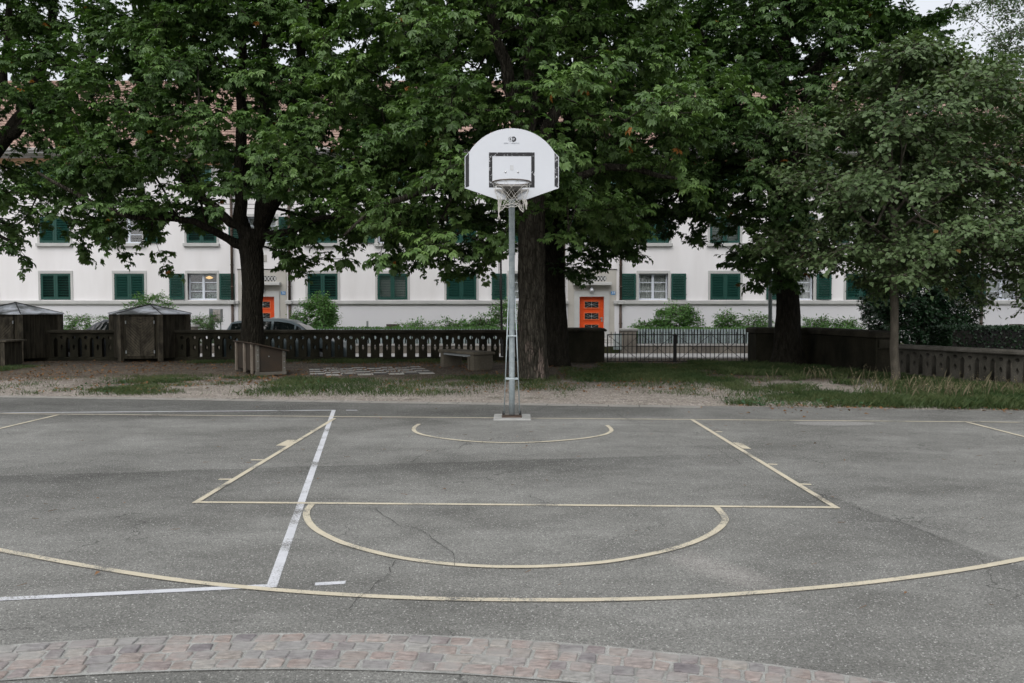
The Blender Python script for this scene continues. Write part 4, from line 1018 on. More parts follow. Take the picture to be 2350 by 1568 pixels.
# emblem: two overlapping discs with letters, and a thin line of writing
lx, lz = .002, .762
link('emblem', holed('emblem', circ(lx - .018, lz, .029, 28), [circ(lx - .018, lz, .0262, 28)], .001, tape(0)), MAT_BLACK, bd)
cres = circ(lx + .020, lz, .034, 28, -math.pi / 2 - .5, math.pi / 2 + .5, True)
link('emblem', holed('emblem', cres, [], .001, tape(0)), MAT_BLACK, bd)
fnt = lambda dx, dz, yy: (lambda a, c_, d_: (X0 + dx + a, BD - yy - d_, Z0 + dz + c_))
link('letter', text_mesh('letter', 'a', .060, fnt(lx - .019, lz + .006, .0265), .0004), MAT_BLACK, bd)
link('letter', text_mesh('letter', 'e', .060, fnt(lx + .022, lz + .006, .0268), .0004), MAT_BOARD, bd)
link('lettering', text_mesh('lettering', 'alder + eisenhut', .030, fnt(lx - .004, .712, .0262), .0003), M('lettering_grey', (.33, .35, .38), None, 5, .5), bd)
# rim, bracket, net
RD = BD - .40; rc = at(1174.3, 419.0, RD); RX, RZ = rc.x, rc.z; RR = .232
b = MB(); b.tube([(RX + RR * math.cos(a), RD + RR * math.sin(a), RZ) for a in [2 * math.pi * i / 40 for i in range(40)]], .0105, 10, closed=True); rim = b.build('rim', MAT_RUSTY, hp, smooth=True)
b = MB(); b.tube([(RX + (RR - .002) * math.cos(a), RD + (RR - .002) * math.sin(a), RZ - .018) for a in [2 * math.pi * i / 40 for i in range(40)]], .0035, 6, closed=True)
b.build('net_wire', MAT_GREYM, rim, smooth=True)
b = MB()   # rim bracket: plate from board, gusset under the ring
yb0 = BD - .027
b.add([(RX - .10, yb0, RZ - .02), (RX + .10, yb0, RZ - .02), (RX + .19, RD + .135, RZ - .012), (RX - .19, RD + .135, RZ - .012), (RX - .10, yb0, RZ - .032), (RX + .10, yb0, RZ - .032), (RX + .19, RD + .135, RZ - .024), (RX - .19, RD + .135, RZ - .024)], [(0, 1, 2, 3), (7, 6, 5, 4), (0, 4, 5, 1), (1, 5, 6, 2), (2, 6, 7, 3), (3, 7, 4, 0)])
prof = [(-.225, .075), (.225, .075), (.235, .11), (.20, .125), (-.20, .125), (-.235, .11)]
b.add([(RX - .22, yb0 - .02, RZ - .03), (RX + .22, yb0 - .02, RZ - .03), (RX + .075, yb0 - .02, RZ - .10), (RX - .075, yb0 - .02, RZ - .10), (RX - .22, yb0, RZ - .03), (RX + .22, yb0, RZ - .03), (RX + .075, yb0, RZ - .10), (RX - .075, yb0, RZ - .10)], [(0, 1, 2, 3)[::-1], (4, 5, 6, 7), (0, 4, 5, 1), (1, 5, 6, 2), (2, 6, 7, 3), (3, 7, 4, 0)])
b.build('rim_bracket', MAT_GREYP, rim)
MB().bb((RX - .073, yb0 - .03, Z0 + .008), (RX + .073, yb0 - .0005, Z0 + .105)).build('mount_plate', MAT_PLATE, bd, bevel=.004)
# net: knotted cord lattice, sides torn and hanging
b = MB(); NN = 10; rn = random.Random(4)
lev = [(RR - .004, 0.0), (RR - .03, -.075), (RR - .075, -.145), (RR - .095, -.195), (RR - .10, -.232), (RR - .098, -.258)]
pts = []
for k, (r_, dz) in enumerate(lev):
    row = []
    for i in range(NN):
        a = 2 * math.pi * (i + (k % 2) * .5) / NN
        side = max(0, abs(math.cos(a)) - .55) / .45
        pull = 1 + .18 * side * (k / 5)
        zz = RZ - .012 + dz * (1 + .36 * side) + rn.uniform(-.008, .008) * (k > 0)
        row.append(Vector((RX + r_ * pull * math.cos(a) + rn.uniform(-.008, .008) * (k > 0), RD + r_ * math.sin(a), zz)))
    pts.append(row)
for k in range(len(lev) - 1):
    for i in range(NN):
        j = (i - 1) % NN if k % 2 == 0 else (i + 1) % NN
        for q in (i, j):
            p0, p1 = pts[k][i], pts[k + 1][q]; md = (p0 + p1) / 2 + Vector((0, 0, -.006)); b.tube([p0, md, p1], .0022, 4)
        b.sphere(pts[k + 1][i], .0046, 6, 4)
for i in range(NN): b.tube([pts[-1][i], (pts[-1][i] + pts[-1][(i + 1) % NN]) / 2 + Vector((0, 0, -.012)), pts[-1][(i + 1) % NN]], .0048, 5)
for i in range(NN):
    a = 2 * math.pi * i / NN; p = pts[0][i]; b.tube([p + Vector((-.008, 0, -.006)), p + Vector((0, 0, .02)), p + Vector((.008, 0, -.006))], .0036, 5)
# torn tails
for sx, ln, n in ((-1, .185, 9), (1, .10, 6)):
    base = Vector((RX + sx * .155, RD - .03, RZ - .25))
    for q in range(n):
        s = base + Vector((rn.uniform(-.03, .03), rn.uniform(-.04, .04), rn.uniform(-.0, .08)))
        e = Vector((RX + sx * (.158 + .01 * rn.random()) + (.018 if sx > 0 else 0), RD - .03 + rn.uniform(-.015, .015), RZ - .25 - ln * rn.uniform(.45, 1)))
        m_ = (s + e) / 2 + Vector((rn.uniform(-.012, .012), 0, 0)); b.tube([s, m_, e], [.003, .0042, .003], 5)
    if sx < 0:
        for q in (-1, 1): b.tube([(RX - .157, RD - .03, RZ - .40), (RX - .157 + q * .008, RD - .03, RZ - .43), (RX - .157 + q * .012, RD - .03, RZ - .455)], [.007, .0055, .004], 5)
b.build('net', M('net_cord', (.62, .60, .55), (.50, .48, .44), 30, .9, .1), rim)

# ================================================================ CARS
m, nt, out = nodes_of('car_glass'); g = G(nt); g.bsdf(out, (.012, .016, .016), .05, .7); MAT_CGLASS = m
MAT_TYRE = M('tyre', (.015, .015, .015), None, 8, .9, .1); MAT_RIM = M('alloy', (.35, .36, .37), None, 8, .35, .5, metal=.7)
def car(x0, yc, z0, L, W, Ht, col, label, flip=False):
    t = thing('parked_car', (x0 + L / 2, yc, z0), label, 'car', 'cars parked along the street')
    paint = M('car_paint', col, tuple(c * .93 for c in col), 1, .28, .5, metal=.25)
    # stations along the length: t, sill, belt, roof, half width at belt, half width of roof
    S = [(0, .38, .62, .62, .66, .60), (.012, .26, .78, .80, .78, .70), (.035, .20, .92, 1.10, .83, .66), (.075, .19, .945, 1.37, .86, .62), (.10, .19, .95, 1.405, .87, .61), (.17, .19, .955, 1.44, .88, .61), (.25, .19, .955, 1.47, .885, .61), (.33, .19, .955, 1.485, .885, .61), (.45, .19, .95, 1.485, .885, .61), (.55, .19, .945, 1.43, .885, .61), (.62, .19, .94, 1.30, .88, .62), (.69, .19, .935, 1.10, .875, .66), (.745, .19, .93, .955, .865, .72), (.82, .19, .88, .895, .85, .70), (.90, .20, .80, .815, .82, .66), (.96, .22, .68, .695, .74, .58), (.995, .30, .56, .56, .60, .50)]
    kz = Ht / 1.485; kw = W / 1.77
    fxx = lambda u_: x0 + (L * (1 - u_) if flip else L * u_)
    b = MB(); rows = []
    for (u_, s_, be_, ro, wb, wr_) in S:
        x = fxx(u_); r_ = []
        pr = [(wb * .93, s_), (wb * 1.0, s_ + .12), (wb * 1.01, (s_ + be_) / 2), (wb * 1.0, be_ - .03), (wb * .985, be_), (wb * .985 * .45 + wr_ * .55, be_ + (ro - be_) * .55), (wr_ * 1.02, be_ + (ro - be_) * .93), (wr_ * .9, ro), (wr_ * .5, ro + .012), (0, ro + .018)]
        for (y, z) in pr: r_.append((x, yc - y * kw, z0 + z * kz))
        for (y, z) in pr[-2::-1]: r_.append((x, yc + y * kw, z0 + z * kz))
        rows.append(r_)
    n = len(rows[0]); k0 = 0
    for r_ in rows: b.v += r_
    for i in range(len(rows) - 1):
        for j in range(n - 1): q = i * n + j; f = (q, q + n, q + n + 1, q + 1); b.f.append(f if not flip else f[::-1]); b.mi.append(0)
        q = i * n; f = (q, q + n - 1, q + 2 * n - 1, q + n); b.f.append(f if not flip else f[::-1]); b.mi.append(0)
    b.f.append(tuple(range(n))); b.mi.append(0); b.f.append(tuple(range((len(rows) - 1) * n, len(rows) * n))[::-1]); b.mi.append(0)
    body = b.build('body', paint, t, smooth=True)
    def samp(u_):
        for i in range(len(S) - 1):
            if S[i][0] <= u_ <= S[i + 1][0]:
                q = (u_ - S[i][0]) / (S[i + 1][0] - S[i][0]); return [S[i][k] + (S[i + 1][k] - S[i][k]) * q for k in range(6)]
    def side(u_, fz, sgn, off=.012):
        _, s_, be_, ro, wb, wr_ = samp(u_); z = be_ + (ro - be_) * fz
        wa = wb * .985; wm = wb * .985 * .45 + wr_ * .55; wt = wr_ * 1.02
        y = wa + (wm - wa) * fz / .55 if fz < .55 else wm + (wt - wm) * (fz - .55) / .38
        return (fxx(u_), yc + sgn * (y * kw + off), z0 + z * kz)
    for sgn in (-1, 1):
        for ua, ub in ((.085, .195), (.215, .405), (.425, .59), (.605, .70)):
            g_ = MB(); n = 6
            for i in range(n + 1):
                u_ = ua + (ub - ua) * i / n; g_.v += [side(u_, .06, sgn), side(u_, .52, sgn), side(u_, .86, sgn)]
            for i in range(n):
                for j in (0, 1): q = 3 * i + j; g_.f.append((q, q + 3, q + 4, q + 1)); g_.mi.append(0)
            g_.build('side_window', MAT_CGLASS, t, smooth=True)
    def top(u_, fy, off=.012):
        _, s_, be_, ro, wb, wr_ = samp(u_); return (fxx(u_), yc + fy * wr_ * .92 * kw, z0 + (ro + .016 - .01 * abs(fy)) * kz + off)
    for ua, ub, nm in ((.60, .735, 'windscreen'), (.038, .072, 'rear_window')):
        g_ = MB(); n = 6
        for i in range(n + 1): u_ = ua + (ub - ua) * i / n; g_.v += [top(u_, f) for f in (-.9, -.45, 0, .45, .9)]
        for i in range(n):
            for j in range(4): q = 5 * i + j; g_.f.append((q, q + 5, q + 6, q + 1)); g_.mi.append(0)
        g_.build(nm, MAT_CGLASS, t, smooth=True)
    for u_ in (.19, .80):
        for sgn in (-1, 1):
            w_ = MB(); cx, cy, cz = fxx(u_), yc + sgn * (.86 * kw - .09), z0 + .31
            w_.tube([(cx, cy - .1, cz), (cx, cy + .1, cz)], .31, 20); wh = w_.build('wheel', MAT_TYRE, t, smooth=False)
            w_ = MB(); w_.tube([(cx, cy + sgn * .08, cz), (cx, cy + sgn * .112, cz)], [.21, .19], 16); w_.build('rim', MAT_RIM, wh)
    for sgn in (-1, 1):
        h_ = MB(); h_.sphere((fxx(.93), yc + sgn * .66 * kw, z0 + .66 * kz), .15, 10, 6, (1.3, .75, .62)); h_.build('headlight', M('headlight', (.55, .58, .60), None, 3, .08, .6, metal=.4), t, smooth=True)
        h_ = MB(); h_.sphere((fxx(.05), yc + sgn * .72 * kw, z0 + .80 * kz), .12, 8, 6, (.6, .7, 1.1)); h_.build('tail_light', M('tail_light', (.35, .02, .015), None, 3, .15, .5), t, smooth=True)
        h_ = MB(); h_.sphere((fxx(.655), yc + sgn * (.93 * kw), z0 + .98 * kz), .1, 8, 6, (.6, 1, .7)); h_.build('mirror', paint, t, smooth=True)
    a_ = MB(); a_.tube([(fxx(.16), yc, z0 + 1.4 * kz), (fxx(.14), yc, z0 + 1.55 * kz)], [.012, .004], 5); a_.build('aerial', MAT_IRON, t)
    return t
xA, xB = at(505, 740, 27.2).x, at(792, 740, 27.2).x
car(xA, 27.95, -.352, xB - xA, 1.78, 1.585, (.075, .105, .112), 'grey green hatchback parked behind the balustrade, its roof crossing the left trunk')
xC = at(95, 740, 27.2).x
car(xC, 27.95, -.352, 4.4, 1.8, 1.62, (.045, .05, .055), 'dark car parked between the two wooden huts with only its roof showing', flip=True)
# ================================================================ VEGETATION
def unit(a): return a / np.maximum(np.linalg.norm(a, axis=-1, keepdims=True), 1e-9)
def rnd(n, s=1.0): return rng.normal(0, s, (n, 3))
UP = np.array([0., 0., 1.])
def frames(A, N):
    A = unit(A); N = unit(N - A * (A * N).sum(-1, keepdims=True)); B = np.cross(N, A); return A, N, B
def palmate(C, A, N, size, k=6):
    """hand-shaped chestnut leaves: k drooping leaflets round one point"""
    A, N, B = frames(A, N); n = len(C)
    th = np.linspace(-1.5, 1.5, k); ln = .66 + .34 * np.cos(th * .9)
    V = [C[:, None, :]]; T = []
    for i in range(k):
        t = th[i] + rng.normal(0, .08, n); L = (size * ln[i] * rng.uniform(.85, 1.1, n))[:, None]
        d = np.cos(t)[:, None] * A + np.sin(t)[:, None] * B
        p = -np.sin(t)[:, None] * A + np.cos(t)[:, None] * B
        dr = rng.uniform(.25, .8, n)[:, None]
        mid = C + d * L * .62 - N * L * dr * .35
        tip = C + d * L - N * L * dr
        V += [(mid + p * L * .25 + N * L * .045)[:, None], tip[:, None], (mid - p * L * .25 + N * L * .05)[:, None]]
        b = 1 + 3 * i; T += [(0, b + 1, b), (0, b + 2, b + 1)]
    V = np.concatenate(V, 1); m = V.shape[1]
    T = np.array(T)[None] + (np.arange(n) * m)[:, None, None]
    return V.reshape(-1, 3), T.reshape(-1, 3)
def ovate(C, A, N, size, wd=.36):
    A, N, B = frames(A, N); n = len(C); L = size[:, None]; dr = rng.uniform(.05, .35, n)[:, None]
    p = [C, C + A * L * .42 + B * L * wd + N * L * .08, C + A * L * .45 - N * L * dr * .3, C + A * L * .42 - B * L * wd + N * L * .08, C + A * L - N * L * dr]
    V = np.stack(p, 1); T = np.array([(0, 2, 1), (0, 3, 2), (1, 2, 4), (2, 3, 4)])[None] + (np.arange(n) * 5)[:, None, None]
    return V.reshape(-1, 3), T.reshape(-1, 3)
def rods(P, Q, r0, r1, n=5):
    P, Q = np.asarray(P), np.asarray(Q); k = len(P)
    r0 = np.broadcast_to(r0, (k,)); r1 = np.broadcast_to(r1, (k,))
    d = unit(Q - P); ref = np.where(np.abs(d[:, 2:]) > .9, np.array([[1., 0, 0]]), UP[None]); x = unit(np.cross(d, ref)); y = np.cross(d, x)
    a = np.linspace(0, 2 * np.pi, n, endpoint=False); c, s = np.cos(a), np.sin(a)
    ring = c[None, :, None] * x[:, None] + s[None, :, None] * y[:, None]
    V = np.concatenate([P[:, None] + ring * r0[:, None, None], Q[:, None] + ring * r1[:, None, None]], 1)
    T = []
    for j in range(n): j2 = (j + 1) % n; T += [(j, j2, n + j2), (j, n + j2, n + j)]
    T = np.array(T)[None] + (np.arange(k) * 2 * n)[:, None, None]
    return V.reshape(-1, 3), T.reshape(-1, 3)
def merge(parts):
    V, T, o = [], [], 0
    for v, t in parts:
        if len(v): V.append(v); T.append(t + o); o += len(v)
    return np.concatenate(V), np.concatenate(T)

def wiggle(pts, step=.45, amp=.05, seed=0):
    r = np.random.default_rng(seed); pts = [np.array(p, float) for p in pts]; out = []
    P = [pts[0] * 2 - pts[1]] + pts + [pts[-1] * 2 - pts[-2]]
    for i in range(1, len(P) - 2):
        n = max(2, int(np.linalg.norm(P[i + 1] - P[i]) / step))
        for j in range(n):
            t = j / n; a, b, c, d = P[i - 1:i + 3]
            q = .5 * ((2 * b) + (c - a) * t + (2 * a - 5 * b + 4 * c - d) * t * t + (3 * b - a - 3 * c + d) * t ** 3)
            out.append(q + (r.normal(0, amp, 3) if (i > 1 or j > 0) else 0))
    out.append(pts[-1]); return out

class Tree:
    def __init__(s, name, base, label, cat='tree', group=None):
        s.root = thing(name, base, label, cat, group); s.base = np.array(base)
        s.pos = []; s.wood = MB(); s.rods = []; s.leaf = []
    def stem(s, pts, rads, amp=.04, n=14, seed=0, attach=True, bark=.06):
        q = wiggle(pts, .4, amp, seed); L = len(q)
        t = np.linspace(0, 1, L); rr = np.interp(t, np.linspace(0, 1, len(rads)), rads)
        r = np.random.default_rng(seed + 5); k0 = len(s.wood.v)
        s.wood.tube([tuple(p) for p in q], [float(a) for a in rr], n)
        # uneven bark
        ph = r.uniform(0, 6.28, 6)
        for i in range(L):
            for j in range(n):
                a = 2 * math.pi * j / n; f = 1 + bark * (math.sin(3 * a + ph[0] + i * .13) + .7 * math.sin(5 * a + ph[1] - i * .21)) + r.normal(0, bark * .35)
                idx = k0 + i * n + j; p = np.array(s.wood.v[idx]); s.wood.v[idx] = tuple(q[i] + (p - q[i]) * f)
        if attach: s.pos += list(q)
    def branches(s, targets, arch=.16, twig_r=.006, maxlen=7.0):
        ax = s.base[:2]
        pos = np.array(s.pos); nodes = [p for p in pos]; par = [-1] * len(nodes); cnt = [0.0] * len(nodes); first = len(nodes)
        hd = lambda P: np.linalg.norm(P[:, :2] - ax, axis=1)
        order = np.argsort([np.linalg.norm(t[:2] - ax) + .25 * abs(t[2] - 5) for t in targets])
        s.sprays = []
        for o in order:
            t = targets[o]; A = np.array(nodes); d = np.linalg.norm(A - t, axis=1)
            cost = d + 2.2 * np.maximum(0, hd(A) - np.linalg.norm(t[:2] - ax) + .2) + .5 * np.maximum(0, A[:, 2] - t[2] - 1.2) + .35 * np.maximum(0, t[2] - A[:, 2] - 1.5)
            k = int(np.argmin(cost)); p0 = A[k]; dist = d[k]
            if dist > maxlen: continue
            ctrl = p0 + (t - p0) * .5 + UP * arch * dist * rng.uniform(.4, 1.4) + rng.normal(0, .09 * dist, 3)
            n = max(2, int(dist / .38)); prev = k; path = [p0]
            for i in range(1, n + 1):
                u = i / n; q = (1 - u) ** 2 * p0 + 2 * u * (1 - u) * ctrl + u * u * t + (rng.normal(0, .025, 3) if i < n else 0)
                nodes.append(q); par.append(prev); cnt.append(0.0); prev = len(nodes) - 1; path.append(q)
            cnt[prev] += 1; s.sprays.append(np.array(path))
        for i in range(len(nodes) - 1, first - 1, -1): cnt[par[i]] += cnt[i]
        idx = [i for i in range(first, len(nodes))]
        if idx:
            N = np.array(nodes); c = np.array(cnt); rad = twig_r * np.maximum(c, 1) ** .52
            P = N[[par[i] for i in idx]]; Q = N[idx]; r1 = rad[idx]; pr = np.array([par[i] for i in idx])
            r0 = np.where(pr < first, r1 * 1.15, rad[pr]); r0 = np.minimum(r0, r1 * 1.6)
            s.rods.append(rods(P, Q, r0, r1, 6))
    def foliage(s, leaf=.20, twigs=3, per=4, tail=1.6, kind='palmate', up=1.0, outw=.55, droop=.25, k=6, spread=.8, tlen=(.22, .55), keep=None, wd=.36):
        TP, TQ, TD = [], [], []
        for path in s.sprays:
            seg = np.linalg.norm(np.diff(path, axis=0), axis=1); acc = np.cumsum(seg[::-1])[::-1]
            for i in range(1, len(path)):
                dist_to_tip = acc[i] if i < len(acc) else 0.0
                if dist_to_tip > tail: continue
                d = unit(path[i] - path[i - 1]); lat = unit(np.cross(d, UP) + 1e-6)
                m = twigs + (2 if i == len(path) - 1 else 0)
                for q in range(m):
                    sd = 1 if (q + i) % 2 else -1
                    td = unit(d * rng.uniform(.3, 1.0) + lat * sd * rng.uniform(.2, 1.0) * spread + rng.normal(0, .28, 3) + UP * rng.uniform(-droop * 1.6, .25))
                    L = rng.uniform(*tlen); TP.append(path[i]); TQ.append(path[i] + td * L); TD.append(td)
        TP, TQ, TD = np.array(TP), np.array(TQ), np.array(TD)
        if keep is not None:
            kk = keep(TQ); TP, TQ, TD = TP[kk], TQ[kk], TD[kk]
        s.rods.append(rods(TP, TQ, .0045, .003, 3))
        n = len(TP); C, A, Nn = [], [], []
        for q in range(per):
            u = np.full(n, (q + 1) / per) * rng.uniform(.85, 1.05, n); p = TP + (TQ - TP) * u[:, None]
            lat = unit(np.cross(TD, UP) + 1e-6); sg = (1 if q % 2 else -1)
            a = unit(TD * (.5 if q < per - 1 else 1.2) + lat * sg * (.9 if q < per - 1 else .15) + rnd(n, .3) + UP * rng.uniform(-.45, .1, n)[:, None])
            pet = leaf * rng.uniform(.3, .75, n)[:, None]
            c = p + a * pet
            out_ = unit(c - (s.base + np.array([0, 0, 4.5]))[None]) * np.array([1, 1, .2])
            C.append(c); A.append(a); Nn.append(unit(UP[None] * up + out_ * outw + rnd(n, .33)))
        C, A, Nn = map(np.concatenate, (C, A, Nn)); sz = leaf * rng.uniform(.5, 1.2, len(C))
        s.nleaf = len(C)
        s.leaf.append(palmate(C, A, Nn, sz, k) if kind == 'palmate' else ovate(C, A, Nn, sz, wd))
    def done(s, bark, leafm, crown='crown', trunk='trunk'):
        off = np.array(s.root.location)
        if s.wood.v:
            o = s.wood.build(trunk, bark, s.root, smooth=True)
        if s.rods:
            V, T = merge(s.rods); o = link('branches', np_mesh('branches', V - off, T), bark, s.root, local=True)
        V, T = merge(s.leaf); o = link(crown, np_mesh(crown, V - off, T), leafm, s.root, local=True)
        print(s.root.name, 'leaves', getattr(s, 'nleaf', 0), 'tris', len(T))

m, nt, out = nodes_of('chestnut_bark'); g = G(nt); p = g.pos()
st = g.vscale(p, (6, 6, 1.5)); f = g.mapr(g.noise(st, 2.2, 6, .65), .35, .65)
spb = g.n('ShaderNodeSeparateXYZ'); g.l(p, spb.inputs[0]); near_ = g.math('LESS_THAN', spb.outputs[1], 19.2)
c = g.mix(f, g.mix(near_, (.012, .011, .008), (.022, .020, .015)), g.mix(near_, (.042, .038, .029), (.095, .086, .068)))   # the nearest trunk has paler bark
pale = g.math('MULTIPLY', g.mapr(g.noise(g.vscale(p, (4, 4, 1.0)), 1.6, 5, .6), .53, .62), 1.0)
sp = g.n('ShaderNodeSeparateXYZ'); g.l(p, sp.inputs[0])
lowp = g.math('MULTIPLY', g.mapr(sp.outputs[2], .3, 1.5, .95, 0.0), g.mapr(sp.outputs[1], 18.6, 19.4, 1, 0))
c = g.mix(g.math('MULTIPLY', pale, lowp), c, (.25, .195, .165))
cr_ = g.voro(g.vscale(p, (9, 9, 2.2)), 2.0, 'DISTANCE_TO_EDGE')
c = g.mix(g.mapr(cr_, 0, .12, .75, 0), c, (.018, .015, .012))
g.bsdf(out, c, .95, .1, 0, g.bump(g.math('ADD', g.mapr(cr_, 0, .3), g.noise(st, 4, 5)), .9, .03)); MAT_BARK = m
MAT_BARKL = M('linden_bark', (.13, .115, .09), (.07, .062, .05), 3, .9, .15, bump=.5, bscale=30, bdist=.01, world=True, stretch=(3, 3, 1), fine=.2)
ML = {
 'l': leaf_mat('chestnut_leaf_left', (0.026, 0.062, 0.014), (0.067, 0.136, 0.032), (0.139, 0.231, 0.065), .20, .48, .35, (.30, .12, .02)),
 'c': leaf_mat('chestnut_leaf_centre', (0.029, 0.063, 0.014), (0.078, 0.151, 0.036), (0.169, 0.268, 0.079), .20, .46, .38, (.30, .12, .02)),
 'r': leaf_mat('chestnut_leaf_right', (0.022, 0.052, 0.012), (0.053, 0.110, 0.028), (0.112, 0.191, 0.054), .20, .48, .35, (.26, .10, .02)),
 'lin': leaf_mat('linden_leaf', (0.058, 0.100, 0.036), (0.093, 0.144, 0.055), (0.136, 0.192, 0.086), .2, .5, .35, (.24, .13, .04)),
 'far': leaf_mat('far_leaf', (.07, .11, .06), (.10, .15, .085), (.14, .19, .11), .3, .5, .3),
 'bush': leaf_mat('bush_leaf', (0.062, 0.146, 0.038), (0.097, 0.211, 0.056), (0.140, 0.274, 0.079), .25, .5, .3),
 'yew': leaf_mat('evergreen_leaf', (0.008, 0.026, 0.010), (0.014, 0.042, 0.015), (0.028, 0.070, 0.026), .1, .4, .4),
}
def crown_targets(n, cx, cy, R_, z0, z1, zc, low, shell=.5, seed=0, sx=1.0, sy=1.0, mask=None):
    r = np.random.default_rng(seed); out = []; tries = 0
    while len(out) < n and tries < n * 60:
        tries += 1
        z = r.uniform(z0, z1); a = r.uniform(0, 2 * math.pi)
        hh = (z - zc) / ((z1 - zc) if z > zc else (zc - z0) * 1.35)
        R0 = R_ * math.sqrt(max(.02, 1 - hh * hh)); q = R0 * (shell + (1 - shell) * r.random()) ** .8 * (.82 + .18 * math.sin(3 * a + seed) * math.cos(2 * z))
        x, y = cx + q * math.cos(a) * sx, cy + q * math.sin(a) * sy
        if z < low(x, y) : continue
        if mask is not None and not mask(x, y, z): continue
        # layered tiers
        if math.sin(z * 4.6 + 1.5 * math.sin(a * 2 + seed) + .5 * q + seed) < .0 and r.random() < .85: continue
        out.append((x, y, z))
    return np.array(out)

GRP = 'horse chestnut trees along the park wall'
def Pt(px, py, Y): v = at(px, py, Y); return (v.x, v.y, v.z)
# ---- left chestnut
YL = 21.4
T = Tree('chestnut_tree', (at(581, 800, YL).x, YL, 0), 'big horse chestnut with dark forked trunk behind the games chest', 'tree', GRP)
bx0 = T.base[0]
T.stem([(bx0 - .02, YL, -.05), (bx0 - .02, YL, .25), (bx0 - .03, YL, 1.2), Pt(580, 620, YL), Pt(577, 560, YL), Pt(582, 525, YL)], [.42, .32, .268, .275, .31, .29], .015, 18, 1)
T.stem([Pt(572, 570, YL), Pt(556, 500, YL), Pt(553, 380, YL), Pt(556, 200, YL), Pt(553, 60, YL - .2), Pt(556, -120, YL - .2)], [.21, .15, .135, .115, .10, .07], .04, 12, 2)
T.stem([Pt(585, 560, YL), Pt(604, 500, YL + .2), Pt(612, 420, YL + .4), Pt(606, 250, YL + .8), Pt(622, 60, YL + 1), Pt(640, -150, YL + 1.2)], [.22, .18, .135, .10, .085, .06], .05, 12, 3)
T.stem([Pt(598, 520, YL), Pt(640, 440, YL - .4), Pt(668, 330, YL - .7), Pt(684, 200, YL - .9), Pt(700, 40, YL - 1.2), Pt(720, -120, YL - 1.4)], [.22, .17, .15, .12, .10, .06], .05, 10, 4)
T.stem([Pt(566, 565, YL), Pt(520, 548, YL - .3), Pt(470, 520, YL - .8), Pt(420, 500, YL - 1.3), Pt(340, 496, YL - 1.9), Pt(260, 484, YL - 2.3), Pt(170, 440, YL - 2.6), Pt(85, 395, YL - 2.9)], [.16, .10, .085, .075, .068, .058, .045, .025], .04, 10, 5)
T.stem([Pt(560, 520, YL), Pt(490, 480, YL + .3), Pt(430, 420, YL + .8), Pt(350, 300, YL + 1), Pt(318, 160, YL + 1), Pt(305, -60, YL + 1)], [.13, .11, .095, .085, .07, .05], .05, 8, 6)
T.stem([Pt(600, 540, YL), Pt(660, 530, YL - .6), Pt(740, 500, YL - 1.3), Pt(820, 490, YL - 2.1)], [.12, .09, .06, .03], .04, 8, 7)
def lowL(x, y):
    px, _ = proj((x, y, 3.0)); e = .28 * math.sin(x * 2.3) + .2 * math.sin(x * 5.1 + y)
    if px < 560: b = 3.95 - (1.2 * (math.sin(x * 4.7 + 2.1 * y) > .62))
    elif px < 700: b = 3.05
    else: b = 2.75
    return b + e
trunkclear = lambda q: np.array([not (505 < u_ < 622 and 455 < v_ < 640) for u_, v_ in (proj(p_) for p_ in q)])
gapL = lambda x, y, z: not (505 < proj((x, y, z))[0] < 622 and 455 < proj((x, y, z))[1] < 640) and not (abs(proj((x, y, z))[0] - 515) < 40 and 95 < proj((x, y, z))[1] < 165)
tg = crown_targets(610, bx0 - .1, YL - .2, 6.0, 2.4, 10.6, 5.6, lowL, .22, 1, 1.12, .8, gapL)
up_ = crown_targets(120, bx0 - .3, YL, 4.6, 7.2, 13.5, 10.2, lambda x, y: 0, .2, 21, 1.0, .8)
T.branches(np.concatenate([tg, up_]))
T.foliage(.145, 3, 6, 1.25, droop=.12, up=1.1, outw=.45, keep=trunkclear)
T.done(MAT_BARK, ML['l'])
# ---- chestnut beyond the left edge
Y0 = 23.2; b0 = at(-165, 800, Y0).x
T = Tree('chestnut_tree', (b0, Y0, 0), 'horse chestnut beyond the left edge, its dark limbs leaning in', 'tree', GRP)
T.stem([(b0, Y0, -.05), (b0, Y0, .3), (b0, Y0, 1.6), (b0 + .1, Y0, 3.6)], [.5, .4, .34, .36], .02, 16, 11)
T.stem([Pt(-150, 540, Y0), Pt(-60, 400, Y0), Pt(20, 310, Y0), Pt(75, 215, Y0), Pt(110, 90, Y0), Pt(130, -80, Y0)], [.28, .22, .20, .15, .12, .08], .04, 12, 12)
T.stem([Pt(-165, 540, Y0), Pt(-120, 380, Y0), Pt(-20, 260, Y0), Pt(15, 120, Y0), Pt(20, -60, Y0)], [.2, .16, .13, .11, .07], .04, 10, 13)
T.stem([Pt(10, 318, Y0), Pt(90, 270, Y0 - .3), Pt(160, 190, Y0 - .4), Pt(240, 110, Y0 - .6), Pt(300, 40, Y0 - .8)], [.13, .11, .10, .08, .04], .04, 8, 14)
T.stem([Pt(-160, 560, Y0), Pt(-60, 520, Y0 - 1.2), Pt(30, 560, Y0 - 2.2)], [.14, .09, .03], .04, 8, 15)
T.branches(crown_targets(460, b0 + 2.2, Y0 - .6, 5.2, 2.7, 12.0, 5.8, lambda x, y: 3.7 - 1.1 * (math.sin(x * 4.1 + 1.7 * y) > .55) + .3 * math.sin(x * 2.7 + y), .3, 5, 1.05, .8))
T.foliage(.145, 3, 6, 1.2, droop=.12, up=1.1, outw=.45)
T.done(MAT_BARK, ML['l'])
